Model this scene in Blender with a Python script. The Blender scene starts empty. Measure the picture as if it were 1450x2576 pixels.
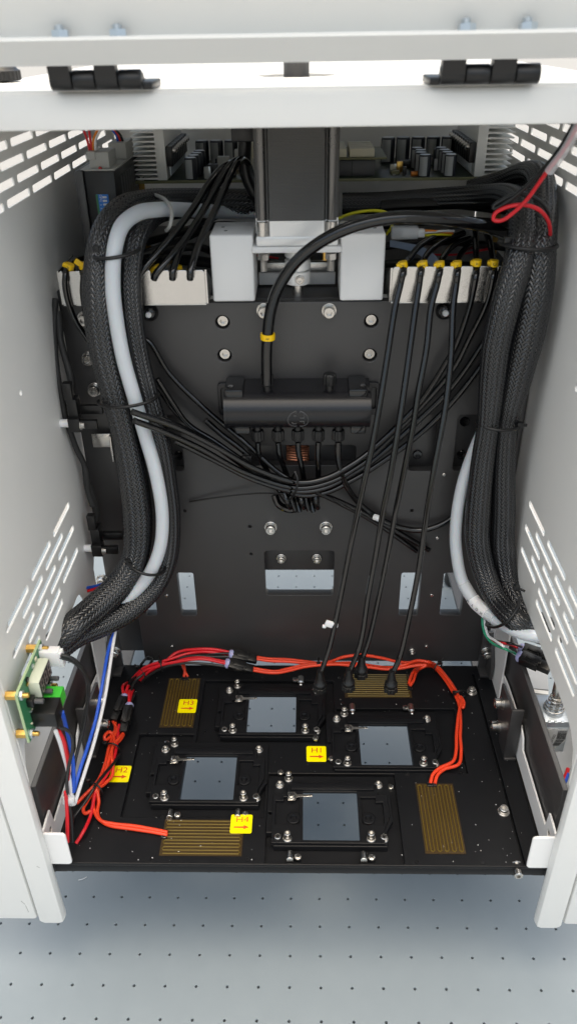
import bpy, bmesh, math, random
import numpy as np
from mathutils import Vector, Matrix, Euler
random.seed(7)
S = bpy.context.scene
COL = S.collection
R = math.radians
MM = 0.001
# ------------------------------------------------------------------ camera
CAM_LOC = (-10.465, -402.313, 653.774)          # millimetres above the perforated table
CAM_ROT = (1.01261921, 0.0141950, 0.01859645)
FOC = 1957.78                                   # focal length in reading pixels (image 1450 x 2575.6)
cam = bpy.data.cameras.new('camera')
cam.sensor_width = 36.0
cam.lens = 36.0 * FOC / 2575.6
cam.clip_start = 0.005
cam.clip_end = 500.0
cam.dof.use_dof = True
cam.dof.focus_distance = 0.66
cam.dof.aperture_fstop = 9.0
camo = bpy.data.objects.new('camera', cam)
camo.location = [c * MM for c in CAM_LOC]
camo.rotation_euler = CAM_ROT
COL.objects.link(camo)
S.camera = camo
# ------------------------------------------------------------------ daylight
SUN_EL, SUN_AZ = R(84), R(170)                    # sun veiled, behind the machine
w = bpy.data.worlds.new('World'); S.world = w; w.use_nodes = True
nt = w.node_tree
sky = nt.nodes.new('ShaderNodeTexSky'); sky.sky_type = 'NISHITA'; sky.sun_disc = False
sky.sun_elevation = SUN_EL; sky.sun_rotation = SUN_AZ
sky.air_density = 1.0; sky.dust_density = 5; sky.ozone_density = 1.0
bg = nt.nodes['Background']; bg.inputs['Strength'].default_value = 0.15
nt.links.new(sky.outputs[0], bg.inputs['Color'])
sl = bpy.data.lights.new('sun', 'SUN'); sl.energy = 1.4; sl.angle = R(110); sl.color = (1, .95, .88)
so = bpy.data.objects.new('sun', sl); COL.objects.link(so)
sd = Vector((math.sin(SUN_AZ) * math.cos(SUN_EL), math.cos(SUN_AZ) * math.cos(SUN_EL), math.sin(SUN_EL)))
so.rotation_euler = sd.to_track_quat('Z', 'Y').to_euler(); so.location = (0, -1, 2)
S.view_settings.view_transform = 'Standard'; S.view_settings.look = 'None'
S.view_settings.exposure = 0.93; S.view_settings.gamma = 1.0
S.view_settings.use_white_balance = True; S.view_settings.white_balance_temperature = 7200; S.view_settings.white_balance_tint = 5
S.render.engine = 'CYCLES'
S.render.resolution_x, S.render.resolution_y = 576, 1024
# ------------------------------------------------------------------ reading the photograph: a point on a real plane
_RM = np.array(Euler(CAM_ROT, 'XYZ').to_matrix())
def U(x, y, ax, v):
    d = _RM @ np.array([(x - 725) / FOC, (1287.8 - y) / FOC, -1.0])
    i = 'XYZ'.index(ax)
    t = (v - CAM_LOC[i]) / d[i]
    return Vector([CAM_LOC[k] + t * d[k] for k in range(3)])
def Zm(ox, oy, s):                              # zoomed region -> reading pixels
    return lambda a, b: (ox * .6439 + a / s * .6439, oy * .6439 + b / s * .6439)
zA = Zm(0, 450, 1.8125); zB = Zm(700, 450, 1.8125); zC = Zm(1450, 450, 1.808)
zD = Zm(0, 1200, 1.8125); zE = Zm(700, 1200, 1.8125); zF = Zm(1450, 1200, 1.808)
zG = Zm(0, 1900, 1.8125); zH = Zm(700, 1900, 1.8125); zI = Zm(1450, 1900, 1.808)
zJ = Zm(0, 2450, 1.8125); zK = Zm(500, 2500, 2.0714); zL = Zm(1000, 2500, 1.8125)
zM = Zm(1550, 2500, 2.0655); zP = Zm(0, 2400, 3.625); zQ = Zm(100, 2900, 3.625)
zR1 = Zm(1800, 2350, 3.208); zR2 = Zm(1850, 2750, 3.607)
def V(z, pts, ax, v):                           # many zoomed points on one plane (or per-point plane values)
    out = []
    for q in pts:
        p = z(q[0], q[1]) if z else (q[0], q[1])
        if len(q) == 4: out.append(U(*p, q[2], q[3]))
        elif len(q) == 3: out.append(U(*p, ax, q[2]))
        else: out.append(U(*p, ax, v))
    return out
# ------------------------------------------------------------------ materials
def mat(name, col, rough=.5, metal=0., bump=None, var=0., spec=.5, coat=0., trans=0., alpha=None, sss=0., emit=None):
    m = bpy.data.materials.new(name); m.use_nodes = True
    n = m.node_tree; b = n.nodes['Principled BSDF']
    b.inputs['Base Color'].default_value = (*col, 1)
    b.inputs['Roughness'].default_value = rough
    b.inputs['Metallic'].default_value = metal
    b.inputs['Specular IOR Level'].default_value = spec
    b.inputs['Coat Weight'].default_value = coat
    b.inputs['Coat Roughness'].default_value = .08
    b.inputs['Transmission Weight'].default_value = trans
    if alpha is not None: b.inputs['Alpha'].default_value = alpha
    if sss: b.inputs['Subsurface Weight'].default_value = sss; b.inputs['Subsurface Scale'].default_value = .002
    if bump or var:
        tc = n.nodes.new('ShaderNodeTexCoord')
        if var:
            no = n.nodes.new('ShaderNodeTexNoise'); no.inputs['Scale'].default_value = 60; no.inputs['Detail'].default_value = 6
            n.links.new(tc.outputs['Object'], no.inputs['Vector'])
            mx = n.nodes.new('ShaderNodeMix'); mx.data_type = 'RGBA'
            mx.inputs[6].default_value = (*[c * (1 - var) for c in col], 1); mx.inputs[7].default_value = (*[min(1, c * (1 + var)) for c in col], 1)
            n.links.new(no.outputs['Fac'], mx.inputs[0]); n.links.new(mx.outputs[2], b.inputs['Base Color'])
            mr = n.nodes.new('ShaderNodeMapRange'); mr.inputs[3].default_value = rough * .8; mr.inputs[4].default_value = min(1, rough * 1.25)
            n2 = n.nodes.new('ShaderNodeTexNoise'); n2.inputs['Scale'].default_value = 9; n2.inputs['Detail'].default_value = 8; n2.inputs['Roughness'].default_value = .65
            n.links.new(tc.outputs['Object'], n2.inputs['Vector'])
            av = n.nodes.new('ShaderNodeMath'); av.operation = 'MULTIPLY_ADD'; av.inputs[1].default_value = 1.6; av.inputs[2].default_value = -.55
            n.links.new(n2.outputs['Fac'], av.inputs[0])
            ad = n.nodes.new('ShaderNodeMath'); ad.operation = 'ADD'; n.links.new(av.outputs[0], ad.inputs[0]); n.links.new(no.outputs['Fac'], ad.inputs[1])
            hf = n.nodes.new('ShaderNodeMath'); hf.operation = 'MULTIPLY'; hf.inputs[1].default_value = .6; hf.use_clamp = True; n.links.new(ad.outputs[0], hf.inputs[0])
            n.links.new(hf.outputs[0], mx.inputs[0])
            n.links.new(hf.outputs[0], mr.inputs[0]); n.links.new(mr.outputs[0], b.inputs['Roughness'])
        if bump:
            sc, st, stretch = bump
            mp = n.nodes.new('ShaderNodeMapping'); mp.inputs['Scale'].default_value = stretch
            n.links.new(tc.outputs['Object'], mp.inputs['Vector'])
            nz = n.nodes.new('ShaderNodeTexNoise'); nz.inputs['Scale'].default_value = sc; nz.inputs['Detail'].default_value = 3
            n.links.new(mp.outputs[0], nz.inputs['Vector'])
            bp = n.nodes.new('ShaderNodeBump'); bp.inputs['Strength'].default_value = st; bp.inputs['Distance'].default_value = .0004
            n.links.new(nz.outputs['Fac'], bp.inputs['Height']); n.links.new(bp.outputs[0], b.inputs['Normal'])
    return m
M = dict(
    white=mat('white_powder_coat', (.82, .815, .79), .42, bump=(1500, .12, (1, 1, 1)), var=.02),
    white2=mat('white_paint', (.8, .8, .795), .38, var=.02),
    table=mat('grey_table_coat', (.212, .25, .278), .33, bump=(900, .1, (1, 1, 1)), var=.05),
    ground=mat('concrete', (.32, .32, .315), .9, var=.12),
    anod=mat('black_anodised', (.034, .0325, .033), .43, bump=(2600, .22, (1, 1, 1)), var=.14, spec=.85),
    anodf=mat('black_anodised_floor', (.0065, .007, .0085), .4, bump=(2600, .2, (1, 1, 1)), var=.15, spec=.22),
    blk=mat('black_plastic', (.007, .007, .0075), .36, var=.1),
    blkg=mat('glossy_black_plastic', (.009, .009, .01), .15, coat=.3),
    manif=mat('satin_black_moulding', (.009, .009, .011), .27, bump=(1800, .1, (1, 1, 1))),
    tube=mat('black_pneumatic_tube', (.003, .003, .0035), .06, coat=0., spec=.7, var=.1),
    rubber=mat('black_rubber', (.02, .02, .02), .6),
    braid=mat('black_braid', (.009, .0095, .011), .24, spec=.9),
    braidin=mat('braid_core', (.006, .006, .006), .8),
    tubew=mat('white_grey_hose', (.6, .64, .68), .34, sss=.2, var=.03),
    steel=mat('stainless_steel', (.62, .6, .57), .27, 1., var=.06),
    zinc=mat('zinc_plated_steel', (.58, .63, .67), .3, .75, var=.08),
    alu=mat('brushed_aluminium', (.62, .615, .6), .16, 1., bump=(240, .16, (1, 1, 30)), var=.08),
    sink=mat('heat_sink_aluminium', (.9, .9, .87), .36, .12),
    cast=mat('silver_machined_metal', (.83, .83, .82), .32, .3, bump=(1200, .1, (1, 1, 1))),
    silver=mat('silver_coupling', (.86, .86, .85), .27, .25),
    column=mat('dark_steel_column', (.16, .155, .15), .28, .8, var=.1),
    brass=mat('brass', (.72, .45, .13), .3, 1.),
    copper=mat('copper', (.6, .25, .15), .35, 1.),
    orange=mat('orange_silicone', (.78, .055, .018), .38, var=.05),
    red=mat('red_wire', (.66, .012, .022), .35),
    wblack=mat('black_wire', (.005, .005, .0055), .35),
    embl=mat('emblem_relief', (.06, .06, .062), .3),
    wgrey=mat('dark_grey_wire', (.016, .016, .0165), .4),
    blue=mat('blue_wire', (.01, .09, .56), .35),
    wwhite=mat('white_wire', (.78, .78, .8), .35),
    green=mat('green_wire', (.02, .28, .15), .4),
    yelgr=mat('yellow_wire', (.7, .65, .02), .4),
    worange=mat('orange_wire', (.75, .23, .02), .4),
    yellow=mat('yellow_plastic', (.9, .56, .008), .4),
    label=mat('yellow_label', (.93, .8, .003), .45),
    print=mat('red_print', (.62, .07, .01), .5),
    pblack=mat('black_print', (.02, .02, .02), .5),
    pwhite=mat('white_print', (.75, .75, .75), .5),
    kapton=mat('amber_heater_film', (.045, .027, .009), .3, coat=.2, var=.1),
    trace=mat('heater_trace', (.17, .115, .016), .33, .1, var=.08),
    pcb=mat('green_circuit_board', (.035, .2, .09), .4, var=.25),
    pcbe=mat('board_edge', (.36, .48, .27), .5),
    pcbd=mat('dark_circuit_board', (.03, .045, .025), .4, var=.3),
    pcbde=mat('dark_board_edge', (.16, .16, .08), .5),
    cream=mat('cream_connector', (.66, .62, .48), .45),
    lgrey=mat('light_grey_connector', (.4, .4, .38), .45),
    gbox=mat('grey_module', (.07, .07, .075), .4),
    disp=mat('pale_display_case', (.6, .64, .52), .45),
    segs=mat('display_segments', (.2, .17, .16), .4),
    greenc=mat('green_terminal', (.05, .5, .05), .4),
    dip=mat('blue_switch', (.01, .19, .65), .4),
    clear=mat('clear_sleeve', (.8, .82, .84), .25, alpha=.45),
    whitep=mat('white_nylon', (.78, .78, .79), .4, sss=.1),
    capw=mat('capacitor_print', (.36, .38, .39), .35),
    capb=mat('capacitor_sleeve', (.02, .022, .03), .3),
    lens=mat('lilac_sealant', (.38, .38, .62), .4, sss=.2),
    ledr=mat('red_indicator', (.4, .01, .01), .2, coat=.5),
    silv2=mat('silver_sticker', (.75, .75, .74), .4),
    tray=mat('grey_metal_tray', (.42, .43, .44), .4, .1, var=.1),
    ribbon=mat('ribbon_cable', (.33, .4, .52), .5),
)
def motor_mat():
    m = mat('motor_laminations', (.075, .072, .068), .3, .5)
    n = m.node_tree; b = n.nodes['Principled BSDF']
    tc = n.nodes.new('ShaderNodeTexCoord'); wv = n.nodes.new('ShaderNodeTexWave')
    wv.bands_direction = 'Z'; wv.inputs['Scale'].default_value = 320
    n.links.new(tc.outputs['Object'], wv.inputs['Vector'])
    bp = n.nodes.new('ShaderNodeBump'); bp.inputs['Strength'].default_value = .5; bp.inputs['Distance'].default_value = .0003
    n.links.new(wv.outputs['Fac'], bp.inputs['Height']); n.links.new(bp.outputs[0], b.inputs['Normal'])
    return m
M['lam'] = motor_mat()
# ------------------------------------------------------------------ building blocks
def tag(o, label=None, cat=None, group=None, kind=None):
    if label: o['label'] = label
    if cat: o['category'] = cat
    if group: o['group'] = group
    if kind: o['kind'] = kind
    return o
def thing(name, label, cat, loc, group=None, rot=None):
    o = bpy.data.objects.new(name, None); o.empty_display_size = .01
    o.location = Vector(loc) * MM
    COL.objects.link(o)
    return tag(o, label, cat, group)
def origin(o):                                  # world position in mm (nothing is rotated above a part)
    v = Vector((0, 0, 0))
    while o: v += o.location; o = o.parent
    return v / MM
def link(name, me, parent, pos=None, rot=None):
    o = bpy.data.objects.new(name, me); COL.objects.link(o)
    if parent: o.parent = parent
    if pos is not None: o.location = (Vector(pos) - (origin(parent) if parent else Vector())) * MM
    if rot is not None: o.rotation_euler = rot
    return o
def copy_tree(o, parent=None, shift=None):
    c = o.copy(); COL.objects.link(c)
    if parent: c.parent = parent
    if shift is not None: c.location = o.location + Vector(shift) * MM
    for ch in list(o.children): copy_tree(ch, c)
    return c
class MB:
    def __init__(s): s.v = []; s.f = []; s.uv = None
    def add(s, vs, fs):
        n = len(s.v); s.v += [Vector(q) for q in vs]; s.f += [[i + n for i in q] for q in fs]; return s
    def bm(s, bm, mx=None):
        bm.verts.index_update()
        s.add([(mx @ q.co) if mx else q.co.copy() for q in bm.verts], [[q.index for q in f.verts] for f in bm.faces]); bm.free(); return s
    def box(s, c, d, bev=0., rot=None, seg=2):
        bm = bmesh.new(); bmesh.ops.create_cube(bm, size=1)
        for q in bm.verts: q.co = Vector((q.co.x * d[0], q.co.y * d[1], q.co.z * d[2]))
        if bev: bmesh.ops.bevel(bm, geom=bm.edges[:], offset=bev, segments=seg, profile=.5, affect='EDGES')
        mx = Matrix.Translation(Vector(c)) @ (rot.to_4x4() if rot is not None else Matrix.Identity(4))
        return s.bm(bm, mx)
    def bb(s, x0, x1, y0, y1, z0, z1, bev=0.):
        return s.box(((x0 + x1) / 2, (y0 + y1) / 2, (z0 + z1) / 2), (x1 - x0, y1 - y0, z1 - z0), bev)
    def lathe(s, prof, c=(0, 0, 0), ax='Z', n=20, rot=None, scale=(1, 1, 1)):
        q = {'Z': Matrix.Identity(3), 'X': Euler((0, R(90), 0)).to_matrix(), '-Y': Euler((R(90), 0, 0)).to_matrix(), '-X': Euler((0, R(-90), 0)).to_matrix()}[ax] if rot is None else rot
        vs = []; fs = []
        for r, z in prof:
            for k in range(n):
                a = 2 * math.pi * k / n
                vs.append(Vector(c) + q @ Vector((r * math.cos(a) * scale[0], r * math.sin(a) * scale[1], z)))
        for i in range(len(prof) - 1):
            for k in range(n):
                fs.append([i * n + k, i * n + (k + 1) % n, (i + 1) * n + (k + 1) % n, (i + 1) * n + k])
        fs.append(list(range(n))[::-1]); fs.append([(len(prof) - 1) * n + k for k in range(n)])
        return s.add(vs, fs)
    def cyl(s, c, r, h, ax='Z', n=20, bev=.0, rot=None):
        b = bev
        pr = [(r - b, 0), (r, b), (r, h - b), (r - b, h)] if b else [(r, 0), (r, h)]
        return s.lathe(pr, c, ax, n, rot)
    def prism(s, pts, vec):
        n = len(pts); a = [Vector(q) for q in pts]; b = [q + Vector(vec) for q in a]
        return s.add(a + b, [list(range(n))[::-1], list(range(n, 2 * n))] + [[i, (i + 1) % n, n + (i + 1) % n, n + i] for i in range(n)])
    def tube(s, pts, r, n=10, sub=8, smooth=True, cap=True, squash=None):
        P, Rr, fr = sweep(pts, r, sub, smooth)
        vs = []; fs = []
        for p, rr, (a, b) in zip(P, Rr, fr):
            for k in range(n):
                t = 2 * math.pi * k / n
                vs.append(p + (a * math.cos(t) + b * math.sin(t) * (squash or 1)) * rr)
        m = len(P)
        for i in range(m - 1):
            for k in range(n):
                fs.append([i * n + k, i * n + (k + 1) % n, (i + 1) * n + (k + 1) % n, (i + 1) * n + k])
        if cap: fs += [list(range(n))[::-1], [(m - 1) * n + k for k in range(n)]]
        return s.add(vs, fs)
    def hose_ends(s, pts, r): return s
    def build(s, name, m, parent=None, smooth=35, at=None):
        if not parent:
            xs = [q.x for q in s.v]; ys = [q.y for q in s.v]; zs = [q.z for q in s.v]
            o0 = Vector(((min(xs) + max(xs)) / 2, (min(ys) + max(ys)) / 2, min(zs)))
        else: o0 = origin(parent)
        me = bpy.data.meshes.new(name)
        me.from_pydata([(q - o0) * MM for q in s.v], [], s.f)
        fin(me, m, smooth)
        o = bpy.data.objects.new(name, me); COL.objects.link(o)
        if parent: o.parent = parent
        else: o.location = o0 * MM
        return o
    def mesh(s, name, m, smooth=35):            # shared mesh round its own origin
        me = bpy.data.meshes.new(name); me.from_pydata([q * MM for q in s.v], [], s.f); fin(me, m, smooth); return me
def fin(me, m, smooth=35):
    me.validate(); me.materials.append(M[m] if isinstance(m, str) else m)
    bm = bmesh.new(); bm.from_mesh(me); bmesh.ops.recalc_face_normals(bm, faces=bm.faces[:])
    for e in bm.edges:
        e.smooth = len(e.link_faces) == 2 and e.calc_face_angle(9) < R(smooth)
    for f in bm.faces: f.smooth = True
    bm.to_mesh(me); bm.free()
def sweep(pts, r, sub=8, smooth=True):
    P = [Vector(q) for q in pts]; n = len(P)
    rl = list(r) if isinstance(r, (list, tuple)) else [r] * n
    if smooth and n > 2:
        out = []; ro = []
        for i in range(n - 1):
            p0, p1, p2, p3 = P[max(i - 1, 0)], P[i], P[i + 1], P[min(i + 2, n - 1)]
            if i == 0: p0 = p1 * 2 - p2
            if i + 2 > n - 1: p3 = p2 * 2 - p1
            # centripetal Catmull-Rom
            t0 = 0; t1 = t0 + max((p1 - p0).length, 1e-3) ** .5; t2 = t1 + max((p2 - p1).length, 1e-3) ** .5; t3 = t2 + max((p3 - p2).length, 1e-3) ** .5
            for k in range(sub):
                t = t1 + (t2 - t1) * k / sub
                A1 = p0 * ((t1 - t) / (t1 - t0)) + p1 * ((t - t0) / (t1 - t0)); A2 = p1 * ((t2 - t) / (t2 - t1)) + p2 * ((t - t1) / (t2 - t1)); A3 = p2 * ((t3 - t) / (t3 - t2)) + p3 * ((t - t2) / (t3 - t2))
                B1 = A1 * ((t2 - t) / (t2 - t0)) + A2 * ((t - t0) / (t2 - t0)); B2 = A2 * ((t3 - t) / (t3 - t1)) + A3 * ((t - t1) / (t3 - t1))
                out.append(B1 * ((t2 - t) / (t2 - t1)) + B2 * ((t - t1) / (t2 - t1)))
                ro.append(rl[i] + (rl[i + 1] - rl[i]) * k / sub)
        out.append(P[-1]); ro.append(rl[-1]); P, rl = out, ro
    fr = []; a = None
    for i in range(len(P)):
        t = (P[min(i + 1, len(P) - 1)] - P[max(i - 1, 0)])
        t = t.normalized() if t.length > 1e-9 else Vector((0, 0, 1))
        if a is None:
            a = t.cross(Vector((0, 1, 0)) if abs(t.y) < .9 else Vector((1, 0, 0))).normalized()
        a = (a - t * a.dot(t)).normalized(); fr.append((a, t.cross(a)))
    return P, rl, fr
def plate(name, outer, holes, th, m, parent, O, Ux, Vx, bev=.3, at=None):
    """flat sheet with openings: outline in the (Ux, Vx) frame at O, thickness th along Ux x Vx"""
    cu = bpy.data.curves.new(name, 'CURVE'); cu.dimensions = '2D'; cu.fill_mode = 'BOTH'
    cu.extrude = (th / 2 - bev) * MM; cu.bevel_depth = bev * MM; cu.bevel_resolution = 1; cu.offset = -bev * MM
    for poly in [outer] + holes:
        sp = cu.splines.new('POLY'); sp.points.add(len(poly) - 1)
        for q, p in zip(poly, sp.points): p.co = (q[0] * MM, q[1] * MM, 0, 1)
        sp.use_cyclic_u = True
    tmp = bpy.data.objects.new(name, cu); COL.objects.link(tmp)
    bpy.context.view_layer.update()
    me = bpy.data.meshes.new_from_object(tmp.evaluated_get(bpy.context.evaluated_depsgraph_get()))
    bpy.data.objects.remove(tmp); bpy.data.curves.remove(cu)
    me.name = name
    Ux = Vector(Ux); Vx = Vector(Vx); W = Ux.cross(Vx); O = Vector(O)
    mx = Matrix((Ux, Vx, W)).transposed().to_4x4()
    me.transform(mx); me.materials.clear()
    wo = O + W * 0
    fin(me, m, 30)
    if parent: return link(name, me, parent, wo)
    return link(name, me, None, wo)
def rrect(x0, y0, x1, y1, r=0, n=4):
    if r <= 0: return [(x0, y0), (x1, y0), (x1, y1), (x0, y1)]
    out = []
    for cx, cy, a in ((x1 - r, y0 + r, -90), (x1 - r, y1 - r, 0), (x0 + r, y1 - r, 90), (x0 + r, y0 + r, 180)):
        for k in range(n + 1):
            t = R(a + 90 * k / n); out.append((cx + r * math.cos(t), cy + r * math.sin(t)))
    return out
def circ(x, y, r, n=16): return [(x + r * math.cos(2 * math.pi * k / n), y + r * math.sin(2 * math.pi * k / n)) for k in range(n)]
def text(name, s, size, m, parent, O, Ux, Vx, th=.06, align='CENTER', xs=1.):
    cu = bpy.data.curves.new(name, 'FONT'); cu.body = s; cu.size = size * MM; cu.extrude = th * MM
    cu.align_x = align; cu.align_y = 'CENTER'
    tmp = bpy.data.objects.new(name, cu); COL.objects.link(tmp); bpy.context.view_layer.update()
    me = bpy.data.meshes.new_from_object(tmp.evaluated_get(bpy.context.evaluated_depsgraph_get()))
    bpy.data.objects.remove(tmp); bpy.data.curves.remove(cu)
    Ux = Vector(Ux) * xs; Vx = Vector(Vx)
    me.transform(Matrix((Ux, Vx, Ux.cross(Vx).normalized())).transposed().to_4x4()); me.materials.clear(); me.name = name
    fin(me, m)
    return link(name, me, parent, O)
# fasteners: shared meshes standing along +Z, seat at z = 0
def hex_ring(r, n=24, hexr=1.4, dep=2., h=5., r0=0, bev=.4):
    """socket head with a hexagonal recess"""
    b = MB(); vs = []; fs = []
    prof = [(r, 0), (r, h - bev), (r - bev, h)]
    for q, z in prof:
        for k in range(n): t = 2 * math.pi * k / n; vs.append((q * math.cos(t), q * math.sin(t), z))
    def hx(t, rr):
        a = (t % (math.pi / 3)) - math.pi / 6; return rr * math.cos(math.pi / 6) / math.cos(a)
    for z in (h, h - dep):
        for k in range(n): t = 2 * math.pi * k / n; q = hx(t, hexr); vs.append((q * math.cos(t), q * math.sin(t), z))
    for i in range(4):
        for k in range(n): fs.append([i * n + k, i * n + (k + 1) % n, (i + 1) * n + (k + 1) % n, (i + 1) * n + k])
    fs.append([4 * n + k for k in range(n)]); fs.append(list(range(n))[::-1])
    return b.add(vs, fs)
def socket(r, h, shank=0, wash=0, name='screw', m='steel', sw=None):
    b = hex_ring(r, 24, r * .55, h * .55, h, bev=r * .12)
    for q in b.v: q.z += shank
    if wash: b.lathe([(wash, -.9), (wash, -.2), (wash * .95, 0), (r * .5, .02)], (0, 0, .9), n=24)
    if wash and shank: b.lathe([(r * 1.15, 0), (r * 1.15, 1.0)], (0, 0, .95), n=24)
    if shank: b.cyl((0, 0, 0), sw or r * .58, shank + .1, n=16)
    return b.mesh(name, m)
def phillips(r, h, shank=0, name='screw'):
    b = MB(); n = 16
    if shank: b.cyl((0, 0, 0), r * .5, shank, n=12)
    b.lathe([(r, shank), (r, shank + h * .45), (r * .85, shank + h * .8), (r * .5, shank + h), (.05, shank + h)], n=n)
    me = b.mesh(name, 'steel')
    return me
def cross_mesh(r, h):
    b = MB(); b.box((0, 0, h), (r * 1.2, r * .28, .5)); b.box((0, 0, h), (r * .28, r * 1.2, .52))
    return b.mesh('cross_recess', 'pblack')
SCR = dict(m5=socket(4.3, 4.6), m5w=socket(4.3, 4.6, 2.2, 5.6), m3s=socket(2.6, 2.6, .9, 3.5), m3t=socket(2.5, 3.0, 4.2, 3.5), m4=socket(3.4, 3.6, 1.2, 4.6), m4t=socket(3.3, 4, 5.5, 4.8),
           m4n=socket(3.2, 1.6), m5b=socket(4.0, 2.0, 0, 0, m='blkg'), ph=phillips(2.9, 2.0), pht=phillips(2.9, 2.0, 2.5), cross=cross_mesh(2.9, 2.0), crosst=cross_mesh(2.9, 4.5))
FACE_Y = Euler((R(90), 0, 0))                   # fastener looks towards -Y (the camera)
FACE_MX = Euler((0, R(-90), 0)); FACE_PX = Euler((0, R(90), 0))
def screw(kind, parent, pos, rot=None, name='screw'):
    o = link(name, SCR[kind], parent, pos, rot)
    if kind in ('ph', 'pht') and parent.parent is None:
        c = link('cross_recess', SCR['cross' if kind == 'ph' else 'crosst'], o); c.rotation_euler = (0, 0, random.uniform(0, 1.5))
    return o
# ================================================================== setting
g = MB().bb(-60000, 60000, -60000, 60000, -800, -760).build('ground', 'ground'); tag(g, kind='structure')
def perforated(name, m, X0, X1, Y0, Y1, zoff=0, parent=None):
    n = 12; vs = []; fs = []; r = 1.15
    sq = []
    for k in range(n):
        a = 2 * math.pi * (k + .5) / n; c, s_ = math.cos(a), math.sin(a); q = 12.5 / max(abs(c), abs(s_)); sq.append((c * q, s_ * q))
    for i in range(4):                           # put the four nearest rim points on the corners
        t = R(45 + 90 * i); k = min(range(n), key=lambda j: (sq[j][0] - 17 * math.cos(t)) ** 2 + (sq[j][1] - 17 * math.sin(t)) ** 2)
        sq[k] = (12.5 * (1 if math.cos(t) > 0 else -1), 12.5 * (1 if math.sin(t) > 0 else -1))
    for i in range(X0, X1):
        for j in range(Y0, Y1):
            cx, cy = i * 25, j * 25; b = len(vs)
            for k in range(n): vs.append((cx + sq[k][0], cy + sq[k][1], 0))
            for rr, z in ((r + .25, 0), (r, -.25), (r, -7)):
                for k in range(n):
                    a = 2 * math.pi * (k + .5) / n; vs.append((cx + rr * math.cos(a), cy + rr * math.sin(a), z))
            for q in range(3):
                for k in range(n): fs.append((b + q * n + k, b + q * n + (k + 1) % n, b + (q + 1) * n + (k + 1) % n, b + (q + 1) * n + k))
            fs.append([b + 3 * n + k for k in range(n)])
    me = bpy.data.meshes.new(name); o0 = origin(parent) if parent else Vector()
    me.from_pydata([((a - o0.x) * MM, (b - o0.y) * MM, (c + zoff - o0.z) * MM) for a, b, c in vs], [], fs)
    fin(me, m, 40); return link(name, me, parent)
pt = perforated('perforated_table', 'table', -17, 16, -24, 24); tag(pt, kind='structure')
MB().bb(-437, 387, -612, 587, -40, -8).build('table_slab', 'table', pt)
lint = MB().tube(V(zQ, [(750, 1950), (810, 1935), (870, 1905)], 'Z', .5), .35, n=5).build('thread_scrap', 'wwhite')
tag(lint, 'pale scrap of thread lying on the grey perforated table at left', 'thread')
# ================================================================== cabinet
XL, XR, CX = -198.0, 163.0, -17.5
cab = thing('machine_cabinet', 'open white sheet metal machine cabinet with slotted side panels', 'cabinet', (CX, 180, 0))
def slot(y, z, ln, h, n=3): return rrect(y, z - h / 2, y + ln, z + h / 2, h * .42, n)
def side_panel(x, side):
    out = [(-56, 626), (-56, 222), (-54, 238), (-49, 250), (-40, 257), (-28, 260), (98, 260), (106, 257), (111, 248), (112, 236), (112, 66), (150, 66), (150, 250), (158, 260), (385, 260), (395, 250), (395, 66), (440, 66), (440, 626)]
    if side < 0:                                  # half round cable notch in the rear leg of the left panel
        pass
    holes = []
    for k, z in enumerate((550.0 + 0, 560.8, 571.6, 582.4, 593.2, 604)):
        if k == 0: continue
        off = 112.4 if k % 2 == 1 else 139.4
        for i in range(-2, 6):
            y = off + 54 * i
            if 0 < y < 385: holes.append(slot(y, z, 47.3, 4.9))
    for z in (335.5, 313.8, 292.3):
        for y in (75.3, 21.3, -32.6): holes.append(slot(y, z, 45.3, 5.4))
    for z in (324.4, 303):
        for y in (48.3, -5.7): holes.append(slot(y, z, 45.3, 5.4))
    for y in (21.3, -32.6): holes.append(slot(y, 281.5, 45.3, 5.4))
    p = U(53, 988, 'X', XL) if side < 0 else U(1447, 978, 'X', XR)
    holes.append(circ(p.y, p.z, 1.9, 12))
    th = 1.6
    return plate('side_panel', out, holes, th, 'white', cab, (x + side * th / 2, 0, 0), (0, 1, 0), (0, 0, 1), .35)
side_panel(XL, -1); side_panel(XR, 1)
for sx, x in ((-1, XL), (1, XR)):
    a, b = sorted((x, x + sx * 20.5)); MB().bb(a, b, -64, -53, 65, 640, 4.6).build('front_post', 'white', cab)
    a, b = sorted((x + sx * 21.3, x + sx * 150)); MB().bb(a, b, -62, -51, 69, 640, 2.6).build('front_cover', 'white', cab)
    for y in (40, 380): MB().lathe([(13, 0), (15, 3), (13, 60), (9, 66.5)], (x + sx * 30, y + 80, .2), n=20).build('foot', 'rubber', cab)
    a, b = sorted((x + sx * 3, x + sx * 50)); MB().bb(a, b, 95, 440, 66.8, 72, .5).build('base_rail', 'anod', cab)
    # outer tray beside the stage
    a, b = sorted((x + sx * 9.5, x + sx * 66)); MB().bb(a, b, -48, 104, 128, 131, .4).build('side_tray', 'tray', cab)
    a, b = sorted((x + sx * 67, x + sx * 69)); MB().bb(a, b, -48, 106, 131.5, 262, .4).build('outer_side', 'white', cab)
sc = random.Random(5)
for (x, z, ln, an) in ((-226, 92, 5, 1.1), (-224.5, 84, 9, 1.5), (-236, 300, 4, .4), (187.5, 110, 4, 1.3), (-205, 140, 2.5, .8), (172, 220, 3, .3)):
    MB().box((x, -62.05 if abs(x) > 218 or x > 186 else -64.05, z), (ln, .08, .5), 0, Euler((0, an, 0)).to_matrix()).build('scuff_mark', 'lgrey', cab)
MB().bb(XL + 1, XR - 1, 438, 440.5, 330, 607, .3).build('back_panel', 'white', cab)
plate('top_panel', rrect(-200.5, 61, 165.5, 445), [circ(-16.5, 180, 25.5, 40)], 1.6, 'white', cab, (0, 0, 625.7), (1, 0, 0), (0, 1, 0), .3)
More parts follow.
